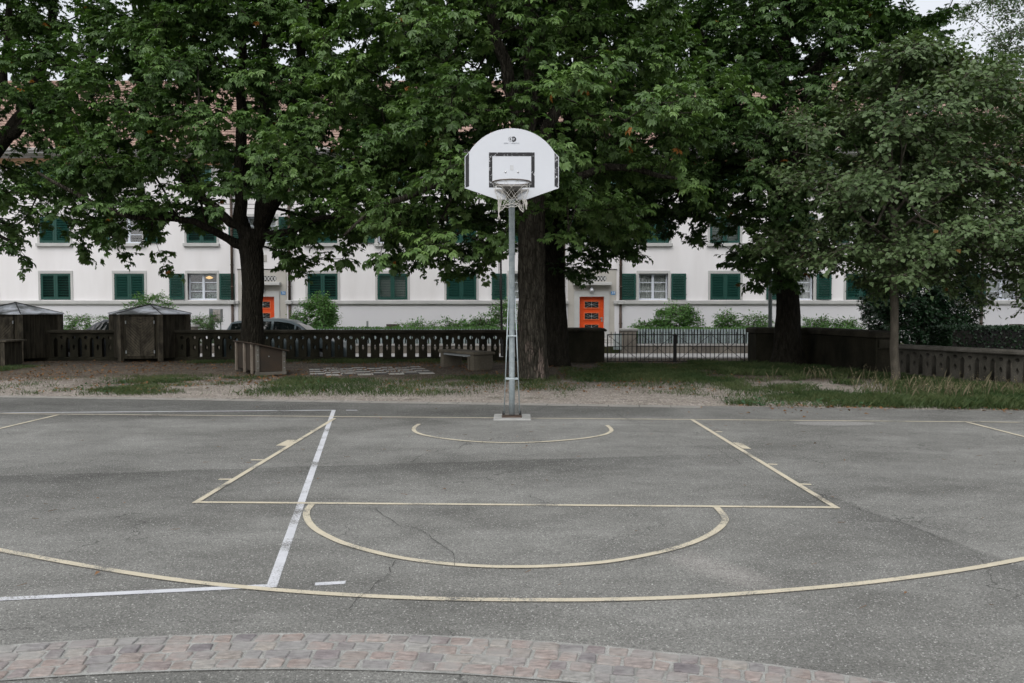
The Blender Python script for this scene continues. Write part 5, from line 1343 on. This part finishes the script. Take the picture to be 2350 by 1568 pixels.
# ---- front centre chestnut
YC = 17.85; cx0 = at(1221, 800, YC).x
T = Tree('chestnut_tree', (cx0, YC, 0), 'nearest horse chestnut, thick scarred trunk just right of the hoop pole', 'tree', GRP)
T.stem([(cx0 + .02, YC, -.05), (cx0 + .02, YC, .22), (cx0, YC, 1.0), Pt(1219, 640, YC), Pt(1218, 480, YC), Pt(1214, 370, YC)], [.40, .325, .30, .295, .29, .26], .012, 22, 21, bark=.045)
T.stem([Pt(1212, 400, YC), Pt(1190, 280, YC - .1), Pt(1170, 200, YC - .2), Pt(1140, 90, YC - .3), Pt(1125, -80, YC - .3)], [.20, .15, .14, .12, .08], .03, 12, 22)
T.stem([Pt(1216, 390, YC), Pt(1218, 250, YC + .2), Pt(1213, 100, YC + .3), Pt(1212, -100, YC + .3)], [.18, .14, .12, .08], .03, 12, 23)
T.stem([Pt(1220, 400, YC), Pt(1255, 290, YC + .3), Pt(1322, 190, YC + .5), Pt(1330, 60, YC + .6), Pt(1335, -80, YC + .8)], [.17, .13, .11, .09, .06], .03, 10, 24)
T.stem([Pt(1214, 430, YC), Pt(1100, 400, YC - .5), Pt(980, 430, YC - 1.1), Pt(880, 470, YC - 1.6), Pt(790, 540, YC - 2.0)], [.11, .09, .075, .055, .025], .05, 8, 25)
T.stem([Pt(1222, 440, YC), Pt(1330, 400, YC - .3), Pt(1450, 390, YC - .7), Pt(1560, 410, YC - 1.0)], [.11, .09, .07, .03], .05, 8, 26)
T.stem([Pt(1214, 400, YC), Pt(1180, 330, YC - 1.2), Pt(1130, 330, YC - 2.4), Pt(1110, 380, YC - 3.2)], [.10, .08, .06, .03], .05, 8, 27)
def lowC(x, y):
    px, _ = proj((x, y, 2.8)); e = .18 * math.sin(x * 2.9 + 1) + .16 * math.sin(x * 6.1 + y)
    if px < 700: b = 2.75
    elif px < 880: b = 2.38
    elif px < 1000: b = 2.7
    elif px < 1170: b = 2.75
    elif px < 1290: b = 3.75
    elif px < 1460: b = 2.85
    else: b = 4.1
    return b + e
clear = lambda x, y, z: y > 12.6
tg = crown_targets(560, cx0 - .35, YC - .1, 5.5, 2.3, 10.0, 5.2, lowC, .25, 8, 1.04, .95, clear)
up_ = crown_targets(60, cx0, YC, 4.0, 9.0, 13.0, 9.2, lambda x, y: 0, .2, 28)
T.branches(np.concatenate([tg, up_]))
T.foliage(.14, 3, 6, 1.2, droop=.12, up=1.1, outw=.45)
T.done(MAT_BARK, ML['c'])
# ---- second centre chestnut, behind
YD = 22.6; dx0 = at(1272, 800, YD).x
T = Tree('chestnut_tree', (dx0, YD, 0), 'shaded horse chestnut with dark trunk close behind the scarred trunk', 'tree', GRP)
T.stem([(dx0 + .05, YD, -.05), (dx0 + .05, YD, .3), (dx0 + .04, YD, 1.4), Pt(1270, 600, YD), Pt(1262, 480, YD), Pt(1258, 380, YD)], [.46, .36, .32, .34, .35, .30], .02, 18, 31)
T.stem([Pt(1262, 420, YD), Pt(1300, 300, YD), Pt(1325, 180, YD), Pt(1330, 0, YD), Pt(1340, -120, YD)], [.22, .17, .14, .11, .07], .03, 10, 32)
T.stem([Pt(1258, 420, YD), Pt(1240, 300, YD), Pt(1235, 150, YD + .4), Pt(1230, -100, YD + .5)], [.2, .16, .13, .08], .03, 10, 33)
T.stem([Pt(1275, 540, YD), Pt(1340, 480, YD), Pt(1430, 470, YD - .2), Pt(1520, 500, YD - .3)], [.15, .10, .07, .03], .04, 8, 34)
T.stem([Pt(1255, 520, YD), Pt(1170, 470, YD), Pt(1080, 500, YD - .3), Pt(1030, 560, YD - .4)], [.13, .09, .06, .03], .04, 8, 35)
T.stem([Pt(1255, 400, YD), Pt(1100, 330, YD + .4), Pt(960, 330, YD + .6)], [.13, .10, .04], .05, 8, 36)
def lowD(x, y):
    px, _ = proj((x, y, 2.8)); e = .25 * math.sin(x * 2.1 + 2) + .18 * math.sin(x * 5.3 + y)
    if px < 900: b = 3.3
    elif px < 1170: b = 2.75
    elif px < 1310: b = 3.3
    elif px < 1470: b = 2.8
    else: b = 4.2 - 1.0 * (math.sin(x * 4.3 + y) > .6)
    return b + e
tg = crown_targets(400, dx0 - .2, YD - .3, 6.0, 2.4, 10.4, 5.2, lowD, .25, 12, 1.08, .75)
up_ = crown_targets(50, dx0, YD, 4.2, 10.0, 13.5, 10.2, lambda x, y: 0, .2, 38)
T.branches(np.concatenate([tg, up_]))
T.foliage(.145, 3, 6, 1.25, droop=.12, up=1.1, outw=.45)
T.done(MAT_BARK, ML['r'])
# ---- right chestnut
YR = 22.2; rx0 = at(1806, 800, YR).x
T = Tree('chestnut_tree', (rx0, YR, 0), 'dark horse chestnut with flared foot before the wall right of the gate', 'tree', GRP)
T.stem([(rx0 + .02, YR, -.05), (rx0, YR, .22), Pt(1806, 760, YR), Pt(1804, 680, YR), Pt(1795, 560, YR), Pt(1786, 460, YR)], [.62, .42, .32, .285, .28, .26], .015, 20, 41)
T.stem([Pt(1788, 480, YR), Pt(1772, 380, YR), Pt(1778, 240, YR), Pt(1800, 100, YR), Pt(1810, -100, YR)], [.24, .2, .17, .13, .08], .03, 12, 42)
T.stem([Pt(1788, 470, YR), Pt(1830, 360, YR), Pt(1850, 230, YR), Pt(1900, 110, YR), Pt(1980, -40, YR)], [.2, .17, .15, .12, .07], .03, 12, 43)
T.stem([Pt(1785, 440, YR), Pt(1700, 380, YR - .5), Pt(1610, 400, YR - 1), Pt(1540, 470, YR - 1.3)], [.13, .10, .07, .03], .04, 8, 44)
T.stem([Pt(1790, 440, YR), Pt(1880, 360, YR - .3), Pt(2000, 250, YR - .3), Pt(2120, 150, YR - .2)], [.15, .12, .09, .04], .04, 8, 45)
T.stem([Pt(1783, 420, YR), Pt(1720, 280, YR - .5), Pt(1640, 180, YR - 1), Pt(1600, 40, YR - 1)], [.14, .11, .08, .05], .04, 8, 46)
T.stem([Pt(1793, 560, YR), Pt(1750, 560, YR - .5), Pt(1715, 600, YR - .8)], [.07, .05, .02], .03, 6, 47)
def lowR(x, y):
    px, _ = proj((x, y, 2.8)); e = .25 * math.sin(x * 2.5) + .18 * math.sin(x * 5.9 + y)
    if px < 1690: b = 3.9 - .9 * (math.sin(x * 4.0 + 1.5 * y) > .45)
    elif px < 1780: b = 2.35
    elif px < 1900: b = 2.3
    else: b = 3.4
    return b + e
crn = lambda x, y, z: not (proj((x, y, z))[0] > 2190 and proj((x, y, z))[1] < 140)
tg = crown_targets(680, rx0 + .3, YR - .2, 6.0, 2.0, 10.4, 5.2, lowR, .25, 17, 1.1, .8, crn)
up_ = crown_targets(110, rx0 + .3, YR, 4.4, 7.8, 13.5, 10.2, lambda x, y: 0, .2, 48)
T.branches(np.concatenate([tg, up_]))
T.foliage(.145, 3, 6, 1.25, droop=.12, up=1.1, outw=.45)
T.done(MAT_BARK, ML['r'])
# ---- young linden
YN = 17.4; lx0 = at(2053, 850, YN).x
T = Tree('linden_tree', (lx0, YN, 0), 'young linden with slim straight trunk and greyish round leaves at the low right balustrade', 'tree')
T.stem([(lx0 + .02, YN, -.05), (lx0 + .01, YN, .15), (lx0, YN, 1.2), Pt(2052, 640, YN), Pt(2050, 520, YN), Pt(2045, 380, YN), Pt(2040, 250, YN)], [.13, .092, .083, .08, .07, .05, .02], .015, 14, 51, bark=.03)
for i, (qx, qy, dy) in enumerate(((1900, 420, -.8), (2220, 400, -.9), (1960, 330, .7), (2160, 300, .8), (2080, 330, -1.2), (2000, 520, -1.4), (2180, 540, -1.2))):
    T.stem([Pt(2050, 560 - 22 * i, YN), Pt((2050 + qx) / 2, (qy + 540 - 22 * i) / 2 + 20, YN + dy * .5), Pt(qx, qy, YN + dy)], [.04, .028, .01], .04, 6, 60 + i)
def lowN(x, y):
    px, _ = proj((x, y, 2.5)); e = .15 * math.sin(x * 3.1) + .12 * math.sin(x * 7 + y)
    return (2.55 if px < 1850 else 2.25 if px < 2000 else 1.95 if px < 2200 else 2.3) + e
tg = crown_targets(600, lx0 + .25, YN - .1, 3.45, 1.9, 7.0, 4.1, lowN, .15, 19, 1.08, .95)
T.branches(tg, .1, .004)
T.foliage(.115, 3, 7, .95, 'ovate', 1.0, .8, .3, spread=.9, tlen=(.15, .42), wd=.43)
T.done(MAT_BARKL, ML['lin'])
# ---- linden beyond the right edge: hanging sprays at the far right
Ye = 16.6; ex0 = at(2560, 850, Ye).x
T = Tree('linden_tree', (ex0, Ye, 0), 'linden beyond the right edge, its leaf sprays hanging into the picture at the far right', 'tree')
T.stem([(ex0, Ye, -.05), (ex0, Ye, 1.5), (ex0 - .05, Ye, 3.2), (ex0, Ye, 6)], [.12, .09, .08, .03], .02, 12, 71)
def lowE(x, y): return 1.42 + .2 * math.sin(x * 3.7 + 1)
tg = crown_targets(460, ex0 - .55, Ye, 3.1, 1.3, 6.4, 3.3, lowE, .2, 23, 1.0, .9)
T.branches(tg, .1, .004); T.foliage(.105, 3, 5, .9, 'ovate', 1.0, .8, .35, tlen=(.15, .42), wd=.43); T.done(MAT_BARKL, ML['lin'])
# ---- pale tree across the street, top right
Yf = 31.5; fx0 = at(2420, 800, Yf).x
T = Tree('birch_tree', (fx0, Yf, -.36), 'pale green loose tree across the street at the top right corner', 'tree')
T.stem([(fx0, Yf, -.4), (fx0, Yf, 3), (fx0 - .2, Yf, 8), (fx0, Yf, 15)], [.25, .2, .15, .04], .04, 10, 81)
tg = crown_targets(620, fx0 - .5, Yf, 4.5, 4, 16.5, 10.5, lambda x, y: 8.3 + .4 * math.sin(x * 2), .2, 29)
T.branches(tg, .1, .005); T.foliage(.13, 3, 5, 1.1, 'ovate', .6, .7, .5, tlen=(.2, .5)); T.done(MAT_BARKL, ML['far'])

# ---------------------------------------------------------------- shrubs
def shrub(name, c, rx, ry, h, n, leaf, matk, label, cat='shrub', group=None, stems=9, dense=3, wd=.3, flat=False, per=5, tail=.6, shell=.2):
    T = Tree(name, c, label, cat, group)
    z0 = c[2]; tg = []
    while len(tg) < n:
        a = rng.uniform(0, 2 * math.pi); q = (shell + (1 - shell) * rng.random()) ** .6; zz = rng.uniform(.12, 1)
        k = math.sqrt(max(.05, 1 - ((zz - .5) / .62) ** 2)) if not flat else 1
        k *= .85 + .25 * math.sin(3 * a + c[0])
        tg.append((c[0] + rx * q * k * math.cos(a), c[1] + ry * q * k * math.sin(a), z0 + h * zz * (1 - .12 * q)))
    for i in range(stems):
        a = rng.uniform(0, 6.28); f = rng.uniform(.15, .6)
        b = np.array([c[0] + .25 * rx * f * math.cos(a), c[1] + .25 * ry * f * math.sin(a), z0 - .03])
        e = np.array([c[0] + rx * f * math.cos(a), c[1] + ry * f * math.sin(a), z0 + h * rng.uniform(.4, .75)])
        if flat: b[:2] = e[:2] + rng.normal(0, .05, 2)
        T.stem([b, (b + e) / 2 + rng.normal(0, .05, 3), e], [.018, .013, .006], .02, 5, 200 + i)
    T.branches(np.array(tg), .05, .003, 9)
    T.foliage(leaf, dense, per, tail, 'ovate', .8, .6, .15, tlen=(.10, .32), wd=wd)
    T.done(MAT_BARKL, ML[matk], 'foliage', 'stems')
def pxs(x0, x1, ytop, Y, z): a, b = at(x0, ytop, Y), at(x1, ytop, Y); return ((a.x + b.x) / 2, Y, z), (b.x - a.x) / 2, a.z - z
c, rx, h = pxs(692, 777, 674, 34.4, .05); shrub('garden_shrub', c, rx, .7, h, 190, .11, 'bush', 'tall rounded green shrub in the front garden right of the car', stems=12)
c, rx, h = pxs(660, 702, 714, 34.8, .05); shrub('garden_shrub', c, rx, .4, h, 45, .09, 'bush', 'small light green shrub at the downpipe beside the left orange door', stems=6)
c, rx, h = pxs(1492, 1612, 697, 34.6, .05); shrub('garden_shrub', c, rx, .8, h, 190, .11, 'bush', 'wide rounded green shrub behind the pickets seen over the iron gate', stems=12)
c, rx, h = pxs(1118, 1196, 690, 34.6, .05); shrub('garden_shrub', c, rx, .7, h, 90, .10, 'bush', 'tall loose shrub in the front garden behind the hoop pole', stems=9)
c, rx, h = pxs(282, 412, 664, 34.2, -.05); shrub('garden_shrub', c, rx, .7, h, 100, .10, 'bush', 'leafy shrub rising behind the roof of the right wooden hut', stems=12, shell=.3)
c, rx, h = pxs(138, 240, 720, 33.9, .0); shrub('low_shrub', c, rx, .5, h, 70, .085, 'bush', 'low feathery green shrub between the two wooden huts', flat=True)
c, rx, h = pxs(436, 506, 720, 33.7, .0); shrub('low_shrub', c, rx, .5, h, 80, .085, 'bush', 'low feathery green shrub in front of the letterbox stand', flat=True, wd=.14)
for i, (x0, x1, yt, lab) in enumerate(((905, 1000, 737, 'low flowering plants behind the pickets, left end of the middle bed'), (1000, 1090, 735, 'low flowering plants behind the pickets, centre of the middle bed'), (1070, 1140, 730, 'low leafy plants behind the pickets just left of the dark thin pole'),
                             (1636, 1692, 716, 'upright leafy plant behind the pickets left of the grey green post'), (1690, 1772, 722, 'leafy plants behind the solid wall left of the right chestnut trunk'), (1836, 1910, 727, 'low leafy plants above the solid wall right of the right chestnut trunk'), (1900, 1985, 731, 'low leafy plants above the wall end beside the big dark bush'), (1455, 1500, 738, 'tiny plant on the pier wall left of the wide rounded shrub'))):
    c, rx, h = pxs(x0, x1, yt, 34.3, .05); shrub('garden_plant', c, rx, .45, h, 100, .11, 'bush', lab, 'plant', 'plants in the front gardens', stems=7, flat=True, shell=.05, dense=2, per=4)
c, rx, h = pxs(1968, 2245, 470, 29.3, -.36); shrub('evergreen_bush', c, rx, 1.7, h, 900, .13, 'yew', 'huge dark evergreen bush behind the young linden trunk', 'bush', stems=10, dense=4, per=6, tail=.9, shell=.45)
# clipped hedges
def hedge(x0, x1, y0, y1, z0, z1, n, label, matk, leaf=.07):
    c = ((x0 + x1) / 2, (y0 + y1) / 2, z0); T = Tree('hedge', c, label, 'hedge', 'clipped hedges')
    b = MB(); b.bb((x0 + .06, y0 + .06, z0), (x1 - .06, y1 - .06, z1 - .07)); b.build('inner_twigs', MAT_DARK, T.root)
    P = rng.uniform((x0, y0, z0), (x1, y1, z1), (n, 3)); f = rng.integers(0, 5, n); P[f == 3, 0] = x0 + rng.uniform(0, .07, (f == 3).sum()); P[f == 4, 0] = np.where(rng.random((f == 4).sum()) < .15, x1, P[f == 4, 0])
    P[f == 0, 2] = z1 - rng.uniform(0, .07, (f == 0).sum()); P[f == 1, 1] = y0 + rng.uniform(0, .07, (f == 1).sum()); P[f == 2, 2] = z1 - np.abs(rng.normal(0, .03, (f == 2).sum())) + .03
    A = unit(rnd(n) + UP * .6); N = unit(rnd(n) + np.array([0, -.6, .8])); T.leaf.append(ovate(P, A, N, leaf * rng.uniform(.6, 1.2, n), .34)); T.nleaf = n; T.done(MAT_BARKL, ML[matk], 'foliage')
hedge(fx(668), fx(1285), 33.3, 33.75, .05, .80, 9000, 'low clipped hedge running behind the long picket fence', 'bush')
hedge(fx(1462), fx(1985), 33.3, 33.75, .05, .80, 6000, 'low clipped hedge behind the pickets opposite the iron gate', 'bush')
hx = at(2190, 757, 22.0).x
hedge(at(2180, 757, 24.0).x, 24.0, 24.0, 25.2, -.36, at(2200, 752, 24.5).z, 26000, 'dark clipped hedge beyond the low right balustrade', 'yew', .08)

# ---------------------------------------------------------------- grass, litter
def field(n, x0, x1, y0, y1): return np.stack([rng.uniform(x0, x1, n), rng.uniform(y0, y1, n)], 1)
def vnoise(P, s, seed):
    r = np.random.default_rng(seed); v = np.zeros(len(P))
    for i in range(7):
        k = r.normal(0, 1, 2); k = k / np.linalg.norm(k) * s * (1.5 ** (i - 2)); v += np.sin(P @ k + r.uniform(0, 6.28)) / (1 + .35 * i)
    return v / 3
def box_(P, x0, x1, y0, y1, f):
    sx = np.clip((P[:, 0] - x0) / f, 0, 1) * np.clip((x1 - P[:, 0]) / f, 0, 1); sy = np.clip((P[:, 1] - y0) / f, 0, 1) * np.clip((y1 - P[:, 1]) / f, 0, 1); return sx * sy
def edge_y(P): t = (P[:, 0] - eL.x) / dv.x; return eL.y + dv.y * t
bound = lambda P: (P[:, 1] - c1.y) - (c2_slope * (P[:, 0] - c1.x))
c2_slope = (9.6 - c1.y) / (12.5 - c1.x)
def blades(name, P, h, w, mat, bend=.35, label=None, base=0.0):
    n = len(P); a = rng.uniform(0, 2 * math.pi, n); d = np.stack([np.cos(a), np.sin(a), np.zeros(n)], 1); s = np.stack([-d[:, 1], d[:, 0], np.zeros(n)], 1)
    b = np.concatenate([P, np.full((n, 1), base)], 1); h = h[:, None]; w = np.broadcast_to(w, (n,))[:, None]; k = rng.uniform(.1, bend, n)[:, None]
    V = np.stack([b - s * w / 2, b + s * w / 2, b + d * h * k * .4 + UP * h * .6 + s * w * .35, b + d * h * k + UP * h], 1)
    T = np.array([(0, 1, 2), (0, 2, 3)])[None] + (np.arange(n) * 4)[:, None, None]
    o = link(name, np_mesh(name, V.reshape(-1, 3), T.reshape(-1, 3)), mat); tag(o, kind='stuff'); return o
MG = leaf_mat('grass_blade', (0.022, 0.050, 0.014), (0.050, 0.080, 0.026), (0.106, 0.123, 0.054), .2, .6, .2)
MGD = leaf_mat('dry_grass_blade', (.085, .08, .045), (.13, .115, .07), (.20, .17, .11), .2, .7, .2)
P = field(1700000, -17, 14, 12.0, 25)
e = P[:, 1] - edge_y(P)
clump = vnoise(P, 1.6, 3); fine = vnoise(P, 6.0, 4)
def gb(px0, px1, py0, py1, f):  # soft patch given by two image corners on the ground
    q0, q1 = gr((px0 + px1) / 2, py1), gr((px0 + px1) / 2, py0); ym = (q0.y + q1.y) / 2
    return box_(P, (px0 - 1175) / F * ym, (px1 - 1175) / F * ym, q0.y, q1.y, f)
den = 1.25 * gb(125, 565, 862, 909, .7) + .45 * gb(600, 880, 866, 886, .6) + .22 * gb(560, 1160, 872, 912, .6) + .4 * gb(900, 1180, 862, 882, .6)
den += .75 * gb(1280, 1720, 834, 880, .7) + .9 * gb(1560, 2420, 838, 924, .8) + .8 * gb(1640, 2420, 905, 948, .35) + .22 * gb(1250, 1650, 880, 915, .5) + .4 * gb(440, 1170, 822, 836, .6) + .18 * gb(0, 160, 866, 900, .6) + .9 * gb(-60, 40, 838, 862, .3) + .35 * gb(1170, 1300, 862, 900, .5)
den *= 1 - .85 * gb(1860, 2010, 880, 912, .35); den *= 1 - .8 * gb(1600, 1760, 896, 922, .3)
keep = (rng.random(len(P)) < np.clip(den * (.48 + .95 * clump + .55 * fine), 0, 1) * .66) & (e > .03 + .12 * np.abs(vnoise(P, 3, 9))) & (bound(P) < .1)
Pg = P[keep]; cl = clump[keep]
# keep the chessboard and trunk feet free
rel = Pg - np.array([B0.x, B0.y]); ua = rel @ np.array([cu_.x, cu_.y]); va = rel @ np.array([cv_.x, cv_.y])
ok = ~((ua > 0) & (ua < 8 * sq) & (va > 0) & (va < 7 * sq)); Pg = Pg[ok]; cl = cl[ok]
hgt = rng.uniform(.02, .075, len(Pg)) * (1 + .7 * np.clip(cl, 0, 1)) * np.where(Pg[:, 0] > 5.0, 1.7, 1)
print('grass', len(Pg)); blades('grass', Pg, hgt, .009, MG, 1.1)
# taller dry seed grass at the right
P = field(90000, 3.0, 13, 12.3, 18.5); e = P[:, 1] - edge_y(P)
den = 1.0 * gb(1880, 2480, 862, 928, .6) + .25 * gb(1640, 2000, 850, 890, .6)
keep = (rng.random(len(P)) < np.clip(den * (.3 + .9 * vnoise(P, 2.2, 12)), 0, 1) * .06) & (e > .15) & (bound(P) < .02)
Pd = P[keep]; hd_ = rng.uniform(.10, .34, len(Pd)); print('dry', len(Pd)); blades('dry_grass', Pd, hd_, .007, MGD, .55)
n = len(Pd); q = rng.random(n) < .6; hp_ = np.concatenate([Pd[q] + rng.normal(0, .02, (q.sum(), 2)), (hd_[q] * rng.uniform(.75, 1.0, q.sum()))[:, None]], 1)
hp_ = np.repeat(hp_, 4, 0) + rnd(len(hp_) * 4, .022); V, T_ = ovate(hp_, rnd(len(hp_)), rnd(len(hp_)), np.full(len(hp_), .016), .4); tag(link('seed_heads', np_mesh('seed_heads', V, T_), leaf_mat('seed_head', (.20, .17, .10), (.28, .24, .15), (.36, .31, .21), .1, .8, .1)), kind='stuff')
# weeds: broad leaves along the court edge
P = field(60000, -14, 11, 12.2, 19); e = P[:, 1] - edge_y(P)
den = 1.6 * gb(1640, 2400, 914, 948, .3) + .5 * gb(1880, 1990, 880, 925, .3) + .35 * gb(600, 1150, 872, 905, .4) + .4 * gb(150, 560, 872, 905, .5)
keep = (rng.random(len(P)) < np.clip(den * (.15 + 1.0 * vnoise(P, 3.2, 15)), 0, 1) * .45) & (e > .03) & (bound(P) < 0)
Pw = P[keep]; n = len(Pw); C = np.concatenate([Pw, rng.uniform(.01, .08, (n, 1))], 1); V, T_ = ovate(C, unit(rnd(n) * np.array([1, 1, .3])), UP[None] + rnd(n, .35), rng.uniform(.03, .075, n), .36); tag(link('weeds', np_mesh('weeds', V, T_), leaf_mat('weed_leaf', (.022, .065, .024), (.036, .092, .034), (.06, .125, .05), .2, .5, .3)), kind='stuff')
# fallen leaves
MLIT = leaf_mat('litter_leaf', (.12, .060, .027), (.19, .095, .042), (.26, .15, .075), .1, .8, .15)
P = field(140000, -16, 13, 10.5, 24.5); e = P[:, 1] - edge_y(P)
den = 3.0 * np.exp(-np.abs(e - .06) / .09) * (P[:, 0] > 2.2) * np.clip((P[:, 0] - 2.2) / 2.5, 0, 1) + .42 * gb(-200, 1700, 826, 905, .6) + .5 * gb(660, 1010, 828, 843, .4) + .25 * gb(1000, 1330, 875, 900, .4) + .35 * gb(575, 620, 866, 885, .2) + .2 * gb(1400, 1750, 885, 915, .3) + .10 * (e < 0) * (e > -1.0) * (P[:, 0] > 2) + .003 * (e < 0)
keep = (rng.random(len(P)) < np.clip(den * (.45 + .8 * vnoise(P, 2.5, 31)), 0, 1) * .30) & (bound(P) < 0)
Pl = P[keep]; n = len(Pl); C = np.concatenate([Pl, rng.uniform(.012, .03, (n, 1))], 1); V, T_ = ovate(C, unit(rnd(n) * np.array([1, 1, .15])), UP[None] + rnd(n, .4), rng.uniform(.03, .085, n), .33); tag(link('fallen_leaves', np_mesh('fallen_leaves', V, T_), MLIT), kind='stuff'); print('litter', n)
# twigs and scraps on the court
n = 90; Pq = field(n, -5.5, 5.5, 3.6, 12.0); C = np.concatenate([Pq, np.full((n, 1), .016)], 1); a = unit(rnd(n) * np.array([1, .8, .02])); L = rng.uniform(.02, .07, n)[:, None]
V, T_ = merge([rods(C, C + a * L, .0018, .001, 4), ovate(C[:30] + np.array([.3, .2, 0]), a[:30], UP[None] + rnd(30, .2), rng.uniform(.02, .045, 30), .3)]); tag(link('court_litter', np_mesh('court_litter', V, T_), leaf_mat('court_litter_brown', (.06, .04, .025), (.16, .08, .04), (.26, .15, .08), .05, .8, .1)), kind='stuff')
# loose pebbles in the gravel
P = field(60000, -13, 9, 12.4, 18.5); e = P[:, 1] - edge_y(P); keep = (e > .02) & (rng.random(len(P)) < .5 * np.clip(1.2 - e / 4.5, .1, 1)) & (bound(P) < -.1)
Pp = P[keep][:22000]; n = len(Pp); r_ = rng.uniform(.006, .016, n)
oct_ = np.array([(1, 0, 0), (0, 1, 0), (-1, 0, 0), (0, -1, 0), (0, 0, .7)]); V = np.concatenate([Pp, np.full((n, 1), -.008)], 1)[:, None] + oct_[None] * r_[:, None, None] * rng.uniform(.6, 1.3, (n, 5, 1))
T_ = np.array([(0, 1, 4), (1, 2, 4), (2, 3, 4), (3, 0, 4)])[None] + (np.arange(n) * 5)[:, None, None]
m, nt, out = nodes_of('pebble'); g = G(nt); r = g.n('ShaderNodeNewGeometry').outputs['Random Per Island']; g.bsdf(out, g.mix(r, (.17, .145, .125), (.44, .40, .36)), .9, .2)
tag(link('gravel_pebbles', np_mesh('gravel_pebbles', V.reshape(-1, 3), T_.reshape(-1, 3)), m), kind='stuff')
